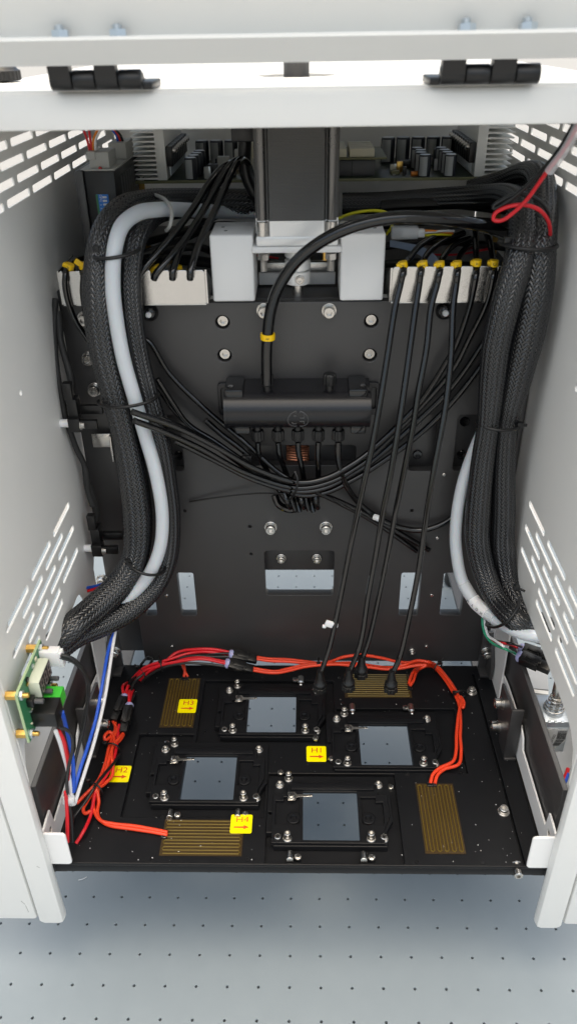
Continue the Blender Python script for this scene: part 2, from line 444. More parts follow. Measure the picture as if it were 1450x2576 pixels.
pr = [(61.5, 624.6)] + [(59 + 4 - 4 * math.cos(t), 622.5 + 4 * math.sin(t)) for t in [R(a) for a in (80, 60, 40, 20, 0)]] + [(59, 609), (59.4, 608), (60.4, 607.6), (61, 608.4), (61.2, 622)]
MB().prism([(-200.5, y, z) for y, z in pr], (366, 0, 0)).build('top_skirt', 'white', cab)
for sx, x in ((-1, XL), (1, XR)):               # black inner side plate, white inner sheet with bent front tab
    a, b = sorted((x + sx * 4.2, x + sx * 8.2)); pl = MB().bb(a, b, -42, 158, 116, 200, .5).build('side_plate', 'anod', cab)
    xs = x + sx * 2.2
    sheet = [(-52, 131.5), (-52, 166), (-44, 167), (-36, 167), (-34, 150.5), (36, 150.5), (41, 160), (50, 164), (98, 162), (160, 150), (160, 131.5)]
    O = (xs, 0, 0)
    plate('inner_sheet', sheet, [circ(-43, 153, 3.2, 14)], 1.6, 'white2', cab, O, (0, 1, 0), (0, 0, 1), .3)
    a, b = sorted((xs + sx * .8, xs - sx * 16.8)); plate('front_tab', rrect(a, 131.4, b, 166.5, 3.2), [], 1.8, 'white2', cab, (0, -55.1, 0), (1, 0, 0), (0, 0, 1), .5)
    MB().bb(xs - .8, xs + .8, -54.6, -51.5, 132, 166.3, .5).build('tab_bend', 'white2', cab)
    screw('m4n', cab, (xs + sx * 1.2, -43, 152), FACE_MX if sx > 0 else FACE_PX)
    a, b = sorted((x - sx * 6, x + sx * 4)); MB().bb(a, b, -50, 160, 113, 126, .6).build('stage_rail', 'anod', cab)
    a, b = sorted((x + sx * 3, x + sx * 26)); MB().bb(a, b, -50, -46, 112, 127, .6).build('corner_block', 'anod', cab)
# brackets that stand on the stage and carry the plates
def bracket(sx):
    x = XR if sx > 0 else XL
    t = thing('stage_bracket', 'black angled bracket bolted upright on the %s side of the stage' % ('right' if sx > 0 else 'left'), 'bracket', (x - sx * 6, 60, 130), 'stage brackets')
    a, b = sorted((x - sx * 9.5, x + sx * .4)); MB().bb(a, b, 45, 47.2, 130.4, 186, .5).build('upright', 'anod', t)
    a, b = sorted((x - sx * 9.5, x - sx * 7.3)); MB().prism([(a, 47.3, 131), (a, 62, 131), (a, 80, 150), (a, 80, 182), (a, 47.3, 186)], (b - a, 0, 0)).build('side_web', 'anod', t)
    a, b = sorted((x - sx * 9.5, x + sx * .4)); MB().bb(a, b, 42.5, 45.2, 130.2, 132.6, .8).build('bracket_foot', 'anod', t)
    for y, z in ((70, 169), (69, 143)): screw('m5w', t, (x - sx * 9.5, y, z), FACE_MX if sx > 0 else FACE_PX)
    u = thing('corner_bracket', 'black corner bracket joining back plate and stage at the %s rear' % ('right' if sx > 0 else 'left'), 'bracket', (x - sx * 6, 156, 130), 'corner brackets')
    a, b = sorted((x - sx * 11, x - sx * 1)); MB().bb(a, b, 151, 155, 133, 176, .8).build('upright', 'anod', u)
    MB().bb(a, b, 140, 155.2, 130.2, 133.2, .8).build('bracket_foot', 'anod', u)
    a2, b2 = sorted((x - sx * 3.8, x - sx * 1.2)); MB().prism([(a2, 151, 134), (a2, 151, 175), (a2, 134, 150), (a2, 134, 134)], (b2 - a2, 0, 0)).build('gusset', 'anod', u)
    screw('m5w', u, (x - sx * 5.5, 150.8, 153.5), FACE_Y)
bracket(1); bracket(-1)
# ================================================================== lid and hinges
lid = thing('hinged_lid', 'white lid standing open above the top panel, its lip facing down', 'lid', (CX, 60, 640))
lp = [(47, 638.3), (38.2, 649.3), (39, 650.6), (40.6, 650.8), (62, 650.2), (63, 651), (-15, 770), (-13, 771.2), (65.2, 649), (62, 648.2), (41, 648.6), (48.6, 639.2), (48.3, 638.3)]
MB().prism([(-280, y, z) for y, z in lp], (540, 0, 0)).build('lid_shell', 'white', lid)
def hexnut(r, h, b, c): 
    return b.add([(c[0] + r * math.cos(R(60 * k + 20)), c[1] + r * math.sin(R(60 * k + 20)), c[2] + z) for z in (0, h) for k in range(6)], [[5, 4, 3, 2, 1, 0], [6, 7, 8, 9, 10, 11]] + [[k, (k + 1) % 6, 6 + (k + 1) % 6, 6 + k] for k in range(6)])
stud = MB()
stud.lathe([(2.35 + (.25 if k % 2 else -.15), .6 * k) for k in range(12)] + [(1.7, 7.3)], (0, 0, 0), n=14)
studm = stud.mesh('stud', 'zinc')
nut = MB().mesh
nb = MB(); hexnut(4.6, 3.4, nb, (0, 0, .8)); nb.lathe([(5.4, 0), (5.4, .8)], n=20); nutm = nb.mesh('nut', 'zinc')
for x in (-133.6, -104.4, 69.7, 99.9):
    link('nut', nutm, lid, (x, 55, 649.2), (R(-8), 0, .3)); link('stud', studm, lid, (x, 55, 648.8), (R(-14), R(-6), 0))
hg = []
def hinge(x0, x1, leaf, lab):
    t = thing('hinge', lab, 'hinge', ((x0 + x1) / 2, 60, 627), 'lid hinges')
    w = (x1 - x0) / 4
    for k in range(4):
        a, b = x0 + k * w + .25, x0 + (k + 1) * w - .25; up = k % 2 == 0
        kb = MB().cyl((a, 53, 631.6), 4.7, b - a, 'X', 24, .4)
        if up: kb.prism([(a + .2, y, z) for y, z in ((48.4, 631.6), (47.6, 638), (53, 640), (57.5, 632))], (b - a - .4, 0, 0))
        else: kb.prism([(a + .2, y, z) for y, z in ((53, 636.1), (60, 634), (66, 628.2), (52, 627.3))], (b - a - .4, 0, 0))
        kb.build('knuckle', 'blk', t, 50)
    MB().bb(x0 + (0 if leaf > 0 else -4.5), x1 + (4.5 if leaf > 0 else 0), 55, 84, 626.7, 630.6, .9).build('lower_leaf', 'blk', t)
    MB().bb(x0, x1, 50, 64, 645.2, 648.2, .6).build('upper_leaf', 'blk', t)
hinge(-141.5, -94.2, 1, 'black barrel hinge at the left end of the white top panel')
hinge(57.5, 108, -1, 'black barrel hinge at the right end of the white top panel')
rod = MB().lathe([(8.4, 0), (8.4, 150)], (-16.5, 180, 560), n=28).lathe([(11, 0), (11, 3)], (-16.5, 180, 612), n=28).build('round_post', 'anod'); tag(rod, 'black round post rising through the round hole in the top panel', 'post')
kn = thing('knurled_knob', 'black knurled knob at the upper left edge of the top panel', 'knob', (-207, 150, 626))
kp = U(6, 203, 'Y', 150)
kb = MB(); prof = []
n = 48
for zz, rr in ((0, 11), (.6, 12), (5.4, 12), (6, 11), (6.3, 10.4), (8, 9), (9, 0.1)):
    prof.append((rr, zz))
kb.lathe(prof, (kp.x, 150, kp.z), n=48)
for k, q in enumerate(kb.v):
    if k % 2 and (q.z - kp.z) < 6.1: q.x = kp.x + (q.x - kp.x) * .955; q.y = 150 + (q.y - 150) * .955
kb.build('grip', 'blk', kn, 20); MB().cyl((kp.x, 150, kp.z - 14), 4, 14).build('stem', 'blk', kn)
# ================================================================== back plate
bp_ = thing('back_plate', 'black anodised upright back plate with windows and steel screws', 'plate', (CX, 167, 130))
YB = 162.0
def pY(z, a, b, y=YB): 
    q = U(*(z(a, b) if z else (a, b)), 'Y', y); return (q.x, q.z)
def rr2(z, a, b, c, d, r=2.): 
    p, q = pY(z, a, b), pY(z, c, d); return rrect(min(p[0], q[0]), min(p[1], q[1]), max(p[0], q[0]), max(p[1], q[1]), r)
wins = [rr2(None, 664, 1386, 838, 1497, 3), rr2(None, 444, 1441, 496, 1548), rr2(None, 1009, 1441, 1050, 1547), rr2(None, 1116, 1441, 1158, 1547), rr2(None, 352, 1441, 396, 1548),
        rr2(None, 622, 1121, 893, 1170, 3), rr2(None, 1036, 1044, 1092, 1185, 3), rr2(None, 1152, 1044, 1199, 1185, 3), rr2(None, 414, 1044, 464, 1185, 3)]
tiny = [pY(None, *q) for q in ((628, 1325), (631, 1394), (464, 1285), (446, 1395), (1035, 1285))]
rings = [pY(zE, *q) for q in ((305, 108), (320, 343), (1358, 100), (1347, 342))]
plate('plate', [(-168, 130.8), (158, 130.8), (158, 482.5), (-168, 482.5)], wins + [circ(a, b, 1.5, 10) for a, b in tiny] + [circ(a, b, 5.4, 20) for a, b in rings], 9, 'anod', bp_, (0, YB + 4.5, 0), (1, 0, 0), (0, 0, 1), .5)
MB().bb(-197, -166.5, 176, 180, 131, 488, .5).build('side_wing', 'anod', bp_)
MB().bb(158.5, 162, 163, 180, 131, 482, .5).build('side_wing', 'anod', bp_)
c0, c1 = pY(None, 664, 1386), pY(None, 838, 1443)
MB().bb(c0[0] - 6, c1[0] + 6, 172, 181, c1[1] - 3.2, c0[1] + 8, .4).build('rear_block', 'anod', bp_)
for q in (wins[5], wins[6], wins[7], wins[8]):
    xs = [p[0] for p in q]; zs = [p[1] for p in q]
    MB().bb(min(xs) - 3, max(xs) + 3, 178, 181, min(zs) - 22, max(zs) + 3, .2).build('pocket_back', 'anod', bp_)
for a, b in rings: 
    MB().cyl((a, 170.8, b), 5.6, .6, '-Y', 20).build('counterbore', 'blk', bp_); screw('m5', bp_, (a, 169.8, b), FACE_Y)
for q in ((663, 784), (827, 784), (680, 1330), (819, 1330)):
    a = pY(None, *q, 159); screw('m5w', bp_, (a[0], YB - .05, a[1]), FACE_Y)
for q in ((720, 507), (972, 507)):
    a = pY(zH, *q, 172); MB().cyl((a[0], 172.2, a[1]), 5.2, .4, '-Y', 20).build('counterbore', 'blk', bp_); screw('m4', bp_, (a[0], 172, a[1]), FACE_Y)
for q in ((449, 1147), (1049, 1145), (1160, 1145), (1047, 1063), (1168, 1062)):
    a = pY(None, *q, 176); screw('m5b', bp_, (a[0], 178, a[1]), FACE_Y)
for q in ((212, 803), (223, 903), (238, 981), (257, 1460)):
    a = pY(None, *q, 174); screw('m5w', bp_, (a[0], 176, a[1]), FACE_Y)
for q in ((1115, 1193), (1098, 1352), (1084, 1496), (419, 1497), (433, 1625), (1071, 1625)):
    a = pY(None, *q); o = link('set_pin', SCR.setdefault('pin', MB().cyl((0, 0, -2), 1.6, 3.6, n=14, bev=.4).mesh('set_pin', 'steel')), bp_, (a[0], YB, a[1]), FACE_Y)
a = pY(None, 1035, 1638); screw('m3s', bp_, (a[0], YB, a[1]), FACE_Y)
dome = MB().lathe([(6.6, 0), (6.6, 1), (6., 3.2), (4.2, 5.2), (2.6, 6)], n=24).mesh('plunger_cup', 'blkg')
tip = MB().lathe([(2.3, 5.8), (2.2, 7.4), (1.4, 8.2)], n=14).mesh('plunger_glint', 'whitep')  # white piece painting the highlight on the black dome
for q in ((377, 785), (1116, 781)):
    a = pY(None, *q); o = link('plunger_cup', dome, bp_, (a[0], YB + .1, a[1]), FACE_Y); link('plunger_glint', tip, o)
# bearing block and shaft at the top of the plate
MB().bb(-75, 45, 172, 200, 470, 482.4, .4).build('bearing_block', 'anod', bp_)
# silver clip at the left of the plate, and the coil behind the slot
cl = thing('steel_clip', 'bent stainless steel clip on the left of the back plate', 'clip', U(258, 1106, 'Y', 172))
q0, q1 = U(230, 1090, 'Y', 168), U(285, 1124, 'Y', 168)
MB().bb(q0.x, q1.x, 167, 168.5, q1.z, q0.z, .5).build('clip_face', 'steel', cl)
q2 = U(290, 1154, 'Y', 168); MB().bb(q1.x - 1, q1.x + .8, 162, 168, q2.z, q0.z, .4).build('clip_leg', 'steel', cl)
co = []
a0, a1 = U(748, 1119, 'Y', 174), U(748, 1172, 'Y', 174)
for k in range(90): 
    t = k / 89; co.append((a0.x + 9 * math.cos(k * .62), 174.5 + 3.0 * math.sin(k * .62), a0.z + (a1.z - a0.z) * t))
tag(MB().tube(co, .85, n=6, sub=2).build('copper_coil', 'copper'), 'copper coil spring seen in the slot below the black manifold', 'coil')
# ================================================================== stage floor
ZF = 130.0
st = thing('stage_plate', 'black anodised stage plate with four square windows', 'plate', (CX, 52, ZF - 11))
GC = [(-41.8, 93.5), (-90.5, 23.9), (55.7, 58.9), (7.6, -11.6)]
fo = [(XL, -54), (XR + .6, -54), (XR + .6, 157), (XL, 157)]
wh = [rrect(x - 24, y - 26.5, x + 24, y + 31, 1) for x, y in GC]
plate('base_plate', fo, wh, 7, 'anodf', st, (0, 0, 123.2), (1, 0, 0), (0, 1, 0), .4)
pk = [[(-106.5, 61.5), (14, 61.5), (14, 136), (-106.5, 136)],
      [(-156.5, -14), (-44.5, -14), (-44.5, 58), (-109, 58), (-109, 70), (-156.5, 70)],
      [(16, 30), (121.5, 30), (121.5, 101), (16, 101)], [(-42, -52.5), (61, -52.5), (61, 28.5), (-42, 28.5)]]
grv = [(147.2, -52), (149.2, -52), (147.6, 146), (145.6, 146)]
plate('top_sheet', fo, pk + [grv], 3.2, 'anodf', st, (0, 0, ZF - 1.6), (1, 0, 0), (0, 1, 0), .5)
for q in ((141.2, 121.8), (142.6, -7.1)): screw('m4', st, (*q, ZF))
q = U(1299, 2200, 'Y', -56); screw('m4t', st, (q.x, -50, q.z + 3), FACE_Y)
for x, y in ((-159, 148), (-97, 148), (-150, 70.5), (-100, 73), (20, 140), (22, 108), (98, 110), (72, 28), (116, 30), (70, -51), (118, -51), (-124, -14), (-126, -50), (-55, -50)):
    MB().cyl((x, y, ZF - .3), 1.5, .36, n=12).build('tapped_hole', 'blkg', st)
for q in ((-21.7, 136.5), (77.9, 101.5), (-3.2, 63.5), (9.9, 41.4), (24.6, 101.8), (-32.4, 28.9), (57, 17.4), (-131.9, 62), (-42.8, 53.2)):
    screw('pht' if q[0] in (-3.2, 9.9) else 'ph', st, (*q, ZF - (.1 if q[0] in (-3.2, 9.9, -32.4, -21.7, 77.9) else 3)))
pin = MB().lathe([(2.9, -9), (2.9, 0), (1.6, .6), (1.6, 3.6), (.8, 4.2)], n=16).mesh('locating_pin', 'steel')
for q in ((-16.3, 131), (30.1, 95.6), (82.9, 95.6)): link('locating_pin', pin, st, (*q, ZF + 1.5), (R(-80), 0, math.pi))
pin2 = MB().cyl((0, 0, 0), 2.6, 8, n=16, bev=.3).mesh('locating_pin', 'steel')
for x, y in ((-118, -15), (-64.8, -14), (-23.5, -50.5), (31, -50.5)):
    link('locating_pin', pin2, st, (x, y + 7, ZF - .6), (R(78), 0, 0)); screw('ph', st, (x + 6, y + 3, ZF - .6))
def carrier():
    gx, gy = GC[0]; t = thing('sensor_carrier', 'x', 'carrier', (gx, gy, 127), 'carriers on the stage plate')
    L = lambda P: [(gx + a, gy + b) for a, b in P]
    hole = rrect(gx - 21.6, gy - 25.2, gx + 21.6, gy + 23.8, .8)
    out = L([(-43.5, -29), (41.6, -29), (42.3, -15.6), (47.6, -6.5), (47.3, 32), (45, 35), (-47, 35), (-49.5, 32), (-49.5, -17.5), (-43.5, -17.5)])
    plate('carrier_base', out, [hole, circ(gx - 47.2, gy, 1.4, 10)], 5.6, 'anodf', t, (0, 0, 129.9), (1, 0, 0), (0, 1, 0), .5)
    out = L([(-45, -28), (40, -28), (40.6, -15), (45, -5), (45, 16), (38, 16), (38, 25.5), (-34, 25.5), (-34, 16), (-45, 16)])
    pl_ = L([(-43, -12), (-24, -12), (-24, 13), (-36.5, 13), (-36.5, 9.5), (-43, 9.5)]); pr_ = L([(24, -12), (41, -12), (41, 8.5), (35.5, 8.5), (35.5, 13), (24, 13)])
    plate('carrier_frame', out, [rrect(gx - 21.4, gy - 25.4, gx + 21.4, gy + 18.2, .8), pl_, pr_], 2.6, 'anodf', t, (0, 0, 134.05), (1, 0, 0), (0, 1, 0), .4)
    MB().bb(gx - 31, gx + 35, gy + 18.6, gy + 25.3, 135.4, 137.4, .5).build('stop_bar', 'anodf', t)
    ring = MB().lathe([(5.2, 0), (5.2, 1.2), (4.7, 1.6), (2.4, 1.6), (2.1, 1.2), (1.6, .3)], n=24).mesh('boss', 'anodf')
    for x in (-28.7, 28.9): link('boss', ring, t, (gx + x, gy - 5, 132.7))
    lug = [(-33.5, 9), (-27.5, 9), (-26.5, 12), (-17, 12.8), (-14, 13), (-14, 15), (-17, 14.6), (-26, 14.6), (-28, 17), (-33.5, 17)]
    plate('clamp_lug', L(lug), [], .8, 'steel', t, (0, 0, 136), (1, 0, 0), (0, 1, 0), .15)
    screw('ph', t, (gx - 30.6, gy + 12.8, 136.4))
    for x, y in ((-40.2, 26), (39.2, 26.4), (-40.4, -22.8), (39.4, -22.4)): screw('m3s', t, (gx + x, gy + y, 132.8))
    for x, y in ((-33.2, 32.3), (-33, -24.3), (29.6, -24)): screw('m3t', t, (gx + x, gy + y, 132.8 if y > 0 else 135.4))
    return t
c0 = carrier()
LAB = ['black window carrier at the rear of the stage, above the H1 sticker', 'black window carrier at the left, between the H2 and H4 stickers', 'black window carrier at the right, just in front of the hanging tubes', 'black window carrier nearest the front edge of the stage']
c0['label'] = LAB[0]
for k in (1, 2, 3):
    c = copy_tree(c0, None, (GC[k][0] - GC[0][0], GC[k][1] - GC[0][1], 0)); c['label'] = LAB[k]
# heaters: film with a raised serpentine trace
def heater(x0, x1, y0, y1, along, term, lab):
    t = thing('film_heater', lab, 'heater', ((x0 + x1) / 2, (y0 + y1) / 2, ZF), 'film heaters on the stage')
    MB().bb(x0, x1, y0, y1, ZF + .05, ZF + .35).build('film', 'kapton', t)
    lanes = 11; P = []
    m = 1.6
    if along == 'Y':
        xs = [x0 + m + (x1 - x0 - 2 * m) * k / (lanes - 1) for k in range(lanes)]; a, b = y0 + m, y1 - m
        for k, x in enumerate(xs):
            lo, hi = (a, b) if k % 2 == 0 else (b, a)
            P += [(x, lo + (.8 if lo < hi else -.8), ZF + .42), (x, hi - (.8 if lo < hi else -.8), ZF + .42)]
            if k < lanes - 1: P.append(((x + xs[k + 1]) / 2, hi, ZF + .42))
    else:
        ys = [y0 + m + (y1 - y0 - 2 * m) * k / (lanes - 1) for k in range(lanes)]; a, b = x0 + m, x1 - m
        for k, y in enumerate(ys):
            lo, hi = (a, b) if k % 2 == 0 else (b, a)
            P += [(lo + (.8 if lo < hi else -.8), y, ZF + .42), (hi - (.8 if lo < hi else -.8), y, ZF + .42)]
            if k < lanes - 1: P.append((hi, (y + ys[k + 1]) / 2, ZF + .42))
    MB().tube(P, .85, n=6, sub=1, smooth=False, squash=.45).build('trace', 'trace', t)
    MB().box((*term, ZF + 1.2), (8 if along == 'Y' else 4.5, 4.5 if along == 'Y' else 8, 2.2), .9).build('terminal_blob', 'blkg', t)
    return t
heater(-141, -111, 77.5, 138.6, 'Y', (-126, 137.5), 'amber film heater at the left rear, partly under the H3 sticker')
heater(-121, -59.5, -47.5, -16.4, 'X', (-119.5, -30), 'amber film heater lying crosswise at the front, under the H4 sticker')
heater(77.2, 107.2, -44.2, 19, 'Y', (90, 17.5), 'amber film heater along the right front of the stage')
heater(24.5, 85.5, 114.2, 145, 'X', (85, 127), 'amber film heater at the right rear behind the hanging tubes')
def sticker(cx, cy, s, lab, z=ZF):
    t = thing('sticker', 'square yellow sticker printed %s over a red arrow' % s + lab, 'sticker', (cx, cy, z), 'numbered heater stickers')
    w = 8.3
    plate('sticker_face', rrect(cx - w, cy - w, cx + w, cy + w, 1.3), [], .3, 'label', t, (0, 0, z + .2), (1, 0, 0), (0, 1, 0), .05)
    text('lettering', s, 7.4, 'print', t, (cx + .6, cy + 3.6, z + .40), (1, 0, 0), (0, 1, 0), .03, xs=1.15)
    ar = [(-5.6, -.55), (2, -.7), (2, -1.9), (6.2, 0), (2, 1.9), (2, .7), (-5.6, .55)]
    plate('arrow', [(cx + a, cy - 3 + b) for a, b in ar], [], .08, 'print', t, (0, 0, z + .41), (1, 0, 0), (0, 1, 0), .01)
sticker(-2.7, 48.9, 'H1', ' between the carriers'); sticker(-165.2, 27, 'H2', ' beside the orange wires at left')
sticker(-118.9, 102.2, 'H3', ' on the left rear heater', ZF + .9); sticker(-61.4, -20.5, 'H4', ' on the front heater corner', ZF + .9)
# ================================================================== motor, mount, coupling
MX, MY = -16.7, 180.5
mo = thing('stepper_motor', 'black laminated stepper motor standing on silver flange between two white brackets', 'motor', (MX, MY, 524))
side = [(-21.5, -27.2), (-20.5, -25), (-19.5, -25), (-18.5, -28.5), (18.5, -28.5), (19.5, -25), (20.5, -25), (21.5, -27.2), (25, -27.4), (26.9, -26.9)]
def square_star(sc, z0, z1):
    P = []
    for k in range(4):
        for x, y in side:
            for _ in range(k): x, y = -y, x
            P.append((MX + x * sc, MY + y * sc, z0))
    return MB().prism(P, (0, 0, z1 - z0))
square_star(1, 541.2, 600).build('lamination_stack', 'lam', mo, 25)
for sx in (-1, 1): MB().cyl((MX + sx * 23.6, MY - 25.2, 541.3), 2.9, 58.5, n=16).build('corner_column', 'column', mo, 50)
fl = square_star(1.0, 531, 541.1); fl.build('front_bell', 'cast', mo, 25)
MB().bb(MX - 28.3, MX + 28.3, MY - 28.3, MY + 28.3, 524.2, 531.2, 1.6).build('front_flange', 'cast', mo)
MB().bb(MX - 28.3, MX + 28.3, MY - 28.3, MY + 28.3, 600.2, 607, 1.6).build('rear_bell', 'cast', mo)
MB().box((MX + 17, MY - 28.3, 527), (7, .8, 3.2), .3).build('earth_lug', 'blk', mo)
bn = MB(); hexnut(4.2, 4, bn, (0, 0, 0)); bn.lathe([(2.4 + (.2 if k % 2 else -.2), -.6 * k) for k in range(15)], n=14); bnm = bn.mesh('nut', 'steel')
hd = socket(4.1, 9.5)
for a in (-23.6, 23.6):
    for b in (-23.6, 23.6):
        link('bolt', hd, mo, (MX + a, MY + b - (1.5 if b < 0 else 0), 531.1)); link('nut', bnm, mo, (MX + a, MY + b, 514.5))
MB().cyl((MX, MY, 482), 4.2, 42, n=24).build('shaft', 'steel', mo)
mm = thing('motor_mount', 'two white box brackets and thin plate carrying the black motor', 'bracket', (MX, 175, 485))
for a, b in ((-77.5, -47.3), (13.6, 44.6)):
    MB().bb(a, b, 155, 198, 485, 531.8, 1.5).build('box_leg', 'white2', mm, 50)
MB().bb(-48, 14, 152.5, 209, 519.5, 524, 1.2).build('mount_plate', 'white2', mm)
for a, b in ((-70, 180), (-67, 168), (38, 172)): MB().cyl((a, b, 531.6), 1.3, .35, n=12).build('small_hole', 'pblack', mm)
cp = thing('shaft_coupling', 'silver clamp coupling on the motor shaft behind the arched tube', 'coupling', (MX, MY, 485))
za = [U(*zB(830, y), 'Y', 171).z for y in (925, 1022, 1040, 1108, 1120, 1212)]
for k, (a, b) in enumerate(((0, 1), (2, 3), (4, 5))):
    MB().cyl((MX, MY, za[b]), 9.4, za[a] - za[b], n=36, bev=.5).build('clamp_ring', 'silver', cp, 40)
    if k != 1: screw('m3s', cp, (MX + 1.5, MY - 8.6, (za[a] + za[b]) / 2), FACE_Y)
MB().cyl((MX, MY, za[5]), 6.5, za[0] - za[5], n=24).build('inner_hub', 'silver', cp)
# ================================================================== tube brackets
def comb(name, x0, x1, z0, z1, xs, lab):
    t = thing(name, lab, 'bracket', ((x0 + x1) / 2, 155, z0), 'tube brackets')
    out = [(x0 + 1, z0), (x1 - 1, z0), (x1, z0 + 1), (x1, z1 - 1.4), (x1 - 1.4, z1)]
    for x in sorted(xs, reverse=True):
        out += [(x + 2.9, z1), (x + 2.3, z1 - 1), (x + 2.3, z1 - 5)] + [(x + 2.3 * math.cos(R(a)), z1 - 5 + 2.3 * math.sin(R(a))) for a in (-30, -60, -90, -120, -150)] + [(x - 2.3, z1 - 5), (x - 2.3, z1 - 1), (x - 2.9, z1)]
    out += [(x0 + 1.4, z1), (x0, z1 - 1.4), (x0, z0 + 1)]
    plate('comb_face', out, [], 1.4, 'alu', t, (0, 146.7, 0), (1, 0, 0), (0, 0, 1), .25)
    MB().bb(x0, x1, 146.2, 170, z0 - .9, z0 + .4, .3).build('bottom_flange', 'alu', t)
    return t
xl = [pY(None, x, 690, 146)[0] for x in (166, 210, 346, 387, 434, 478)]
zt, zb = pY(None, 330, 681, 146)[1], pY(None, 330, 766, 146)[1]
cL = comb('tube_bracket', pY(None, 147, 690, 146)[0], pY(None, 514, 690, 146)[0], zb, zt, xl, 'bright aluminium comb bracket holding black tubes at left')
x0 = pY(None, 147, 690, 146)[0]; x1 = pY(None, 514, 690, 146)[0]
MB().prism([(x0 - 1.2, 147, zb), (x0 - 1.2, 147, zt), (x0 - 1.2, 190, zt + 1), (x0 - 1.2, 190, zb)], (1.2, 0, 0)).build('end_flange', 'alu', cL)
MB().prism([(x1 + .1, 147, zb), (x1 + .1, 147, zt), (x1 + .1, 178, zb + 8), (x1 + .1, 178, zb)], (1.2, 0, 0)).build('end_flange', 'alu', cL)
xr = [pY(zC, x, 1090, 146)[0] for x in (225, 350, 480, 605, 740, 865)]
x0r = pY(zC, 150, 1080, 146)[0]
cR = comb('tube_bracket', x0r, 136, zb, zt + .8, xr, 'bright aluminium comb bracket with six tubes at right')
MB().prism([(x0r - 1.3, 147, zb), (x0r - 1.3, 147, zt), (x0r - 1.3, 178, zb + 10), (x0r - 1.3, 178, zb)], (1.2, 0, 0)).build('end_flange', 'alu', cR)
# ================================================================== electronics behind the plate, over an added dark shelf
sh = MB().bb(-196, 161, 201, 436, 476, 480, .4).build('added_dark_shelf', 'anod'); tag(sh, 'black shelf added to darken the space under the electronics, behind the white motor brackets', 'shelf')  # unseen shelf, added to keep the space under the board dark
cb = thing('cross_bar', 'grey metal bar crossing behind the silver shaft coupling', 'bar', (MX, 214, 480))
MB().bb(-46, 12, 209, 216, 492, 499, .5).build('bar', 'alu', cb); MB().bb(-47, 12, 205, 209, 483, 492, .4).build('bar_foot', 'white2', cb)
so_ = MB().cyl((12 - 8, 212, 500), 2.4, 18, n=6).build('standoff', 'brass'); tag(so_, 'short brass standoff behind the silver coupling', 'standoff')
# ---- driver board with heat sinks
ZB = 546.0
db = thing('driver_board', 'green circuit board with capacitors between two finned heat sinks', 'circuit board', (0, 330, ZB))
MB().bb(-150, 153, 279, 392, ZB, ZB + 1.8, .1).build('board', 'pcbd', db)
MB().bb(-150.2, 153.2, 278.4, 279, ZB - .2, ZB + 2, .05).build('board_edge', 'pcbde', db)
def sink(x0, x1, fins, right):
    hs = MB().bb(*((x1 - 8, x1) if not right else (x0, x0 + 8)), 280, 378, ZB + 2, ZB + 39.5, .3).build('heat_sink', 'sink', db)
    for k in range(fins):
        z = ZB + 3.2 + 34.6 * k / (fins - 1)
        f = MB()
        a, b = (x0, x1 - 7.6) if not right else (x0 + 7.6, x1)
        f.prism([(a, 280, z + .35), (a, 280, z - .35), (b, 280, z - .75), (b, 280, z + .75)] if not right else [(a, 280, z + .75), (a, 280, z - .75), (b, 280, z - .35), (b, 280, z + .35)], (0, 98, 0)); f.build('fin', 'sink', hs)
sink(-150.5, -123.5, 11, False); sink(125.5, 154.5, 10, True)
capm = MB().lathe([(4.6, 0), (5, .5), (5, 15.3), (4.7, 16.2), (4.2, 16.4)], n=24).mesh('capacitor', 'capb')
bandb = MB(); vs = []; fs = []
for k in range(9):
    a = R(-150 + 78 * k / 8)
    for z in (.8, 15.2): vs.append((5.06 * math.cos(a), 5.06 * math.sin(a), z))
for k in range(8): fs.append((2 * k, 2 * k + 2, 2 * k + 3, 2 * k + 1))
bandm = bandb.add(vs, fs).mesh('print_band', 'capw')
topm = MB().cyl((0, 0, 16.42), 4.1, .12, n=20).mesh('can_top', 'zinc')
def cap(x, y, s=1.):
    o = link('capacitor', capm, db, (x, y, ZB + 1.8)); o.scale = (s, s, s)
    link('print_band', bandm, o); link('can_top', topm, o)
xa = U(478, 456, 'Z', ZB + 2).x; xb_ = U(1071, 451, 'Z', ZB + 2).x; xc = U(1137, 451, 'Z', ZB + 2).x
for k in range(4): cap(xa + k * .8, 286 + 14 * k)
for k in range(4): cap(xb_ - (k % 2) * 1.5, 286 + 14 * k); cap(xc - k * .5, 286 + 14 * k)
for k in range(5): cap(63 + k * 13.4, 366, 1.25); cap(-104 + k * 13, 368, 1.2)
tr = MB().bb(-2.4, 2.4, -4.6, 4.6, 0, 15, .4).mesh('transistor', 'blk'); ts = MB().cyl((0, 0, 0), 2.3, 3.2, n=14, bev=.4).mesh('transistor_screw', 'steel')
lg = MB()
for k in (-2.5, 0, 2.5): lg.bb(-.4, .4, k - .4, k + .4, -7, .2)
lgm = lg.mesh('transistor_legs', 'zinc')
for sx, x in ((1, -120.8), (-1, 122.8)):
    for k in range(9):
        o = link('transistor', tr, db, (x, 286 + 10.4 * k, ZB + 12)); link('transistor_legs', lgm, o)
        q = link('transistor_screw', ts, o); q.location = (sx * 2.3 * MM, 0, 11.5 * MM); q.rotation_euler = (0, R(90 * sx), 0)
MB().bb(9, 46, 290, 345, ZB + 2, ZB + 14, .4).build('grey_module', 'gbox', db)
MB().bb(27, 27.6, 289.6, 290, ZB + 2.4, ZB + 13.6).build('module_seam', 'pblack', db)
sb = MB().bb(6, 55, 284, 352, ZB + 15.2, ZB + 16.6, .1).build('sub_board', 'pcbde', db)
for r_ in range(4):
    for a, b in ((7, 22.5), (25, 45)):
        c = MB().bb(a, b, 287 + 13 * r_, 295 + 13 * r_, ZB + 16.7, ZB + 23, .4).build('connector', 'cream', sb)
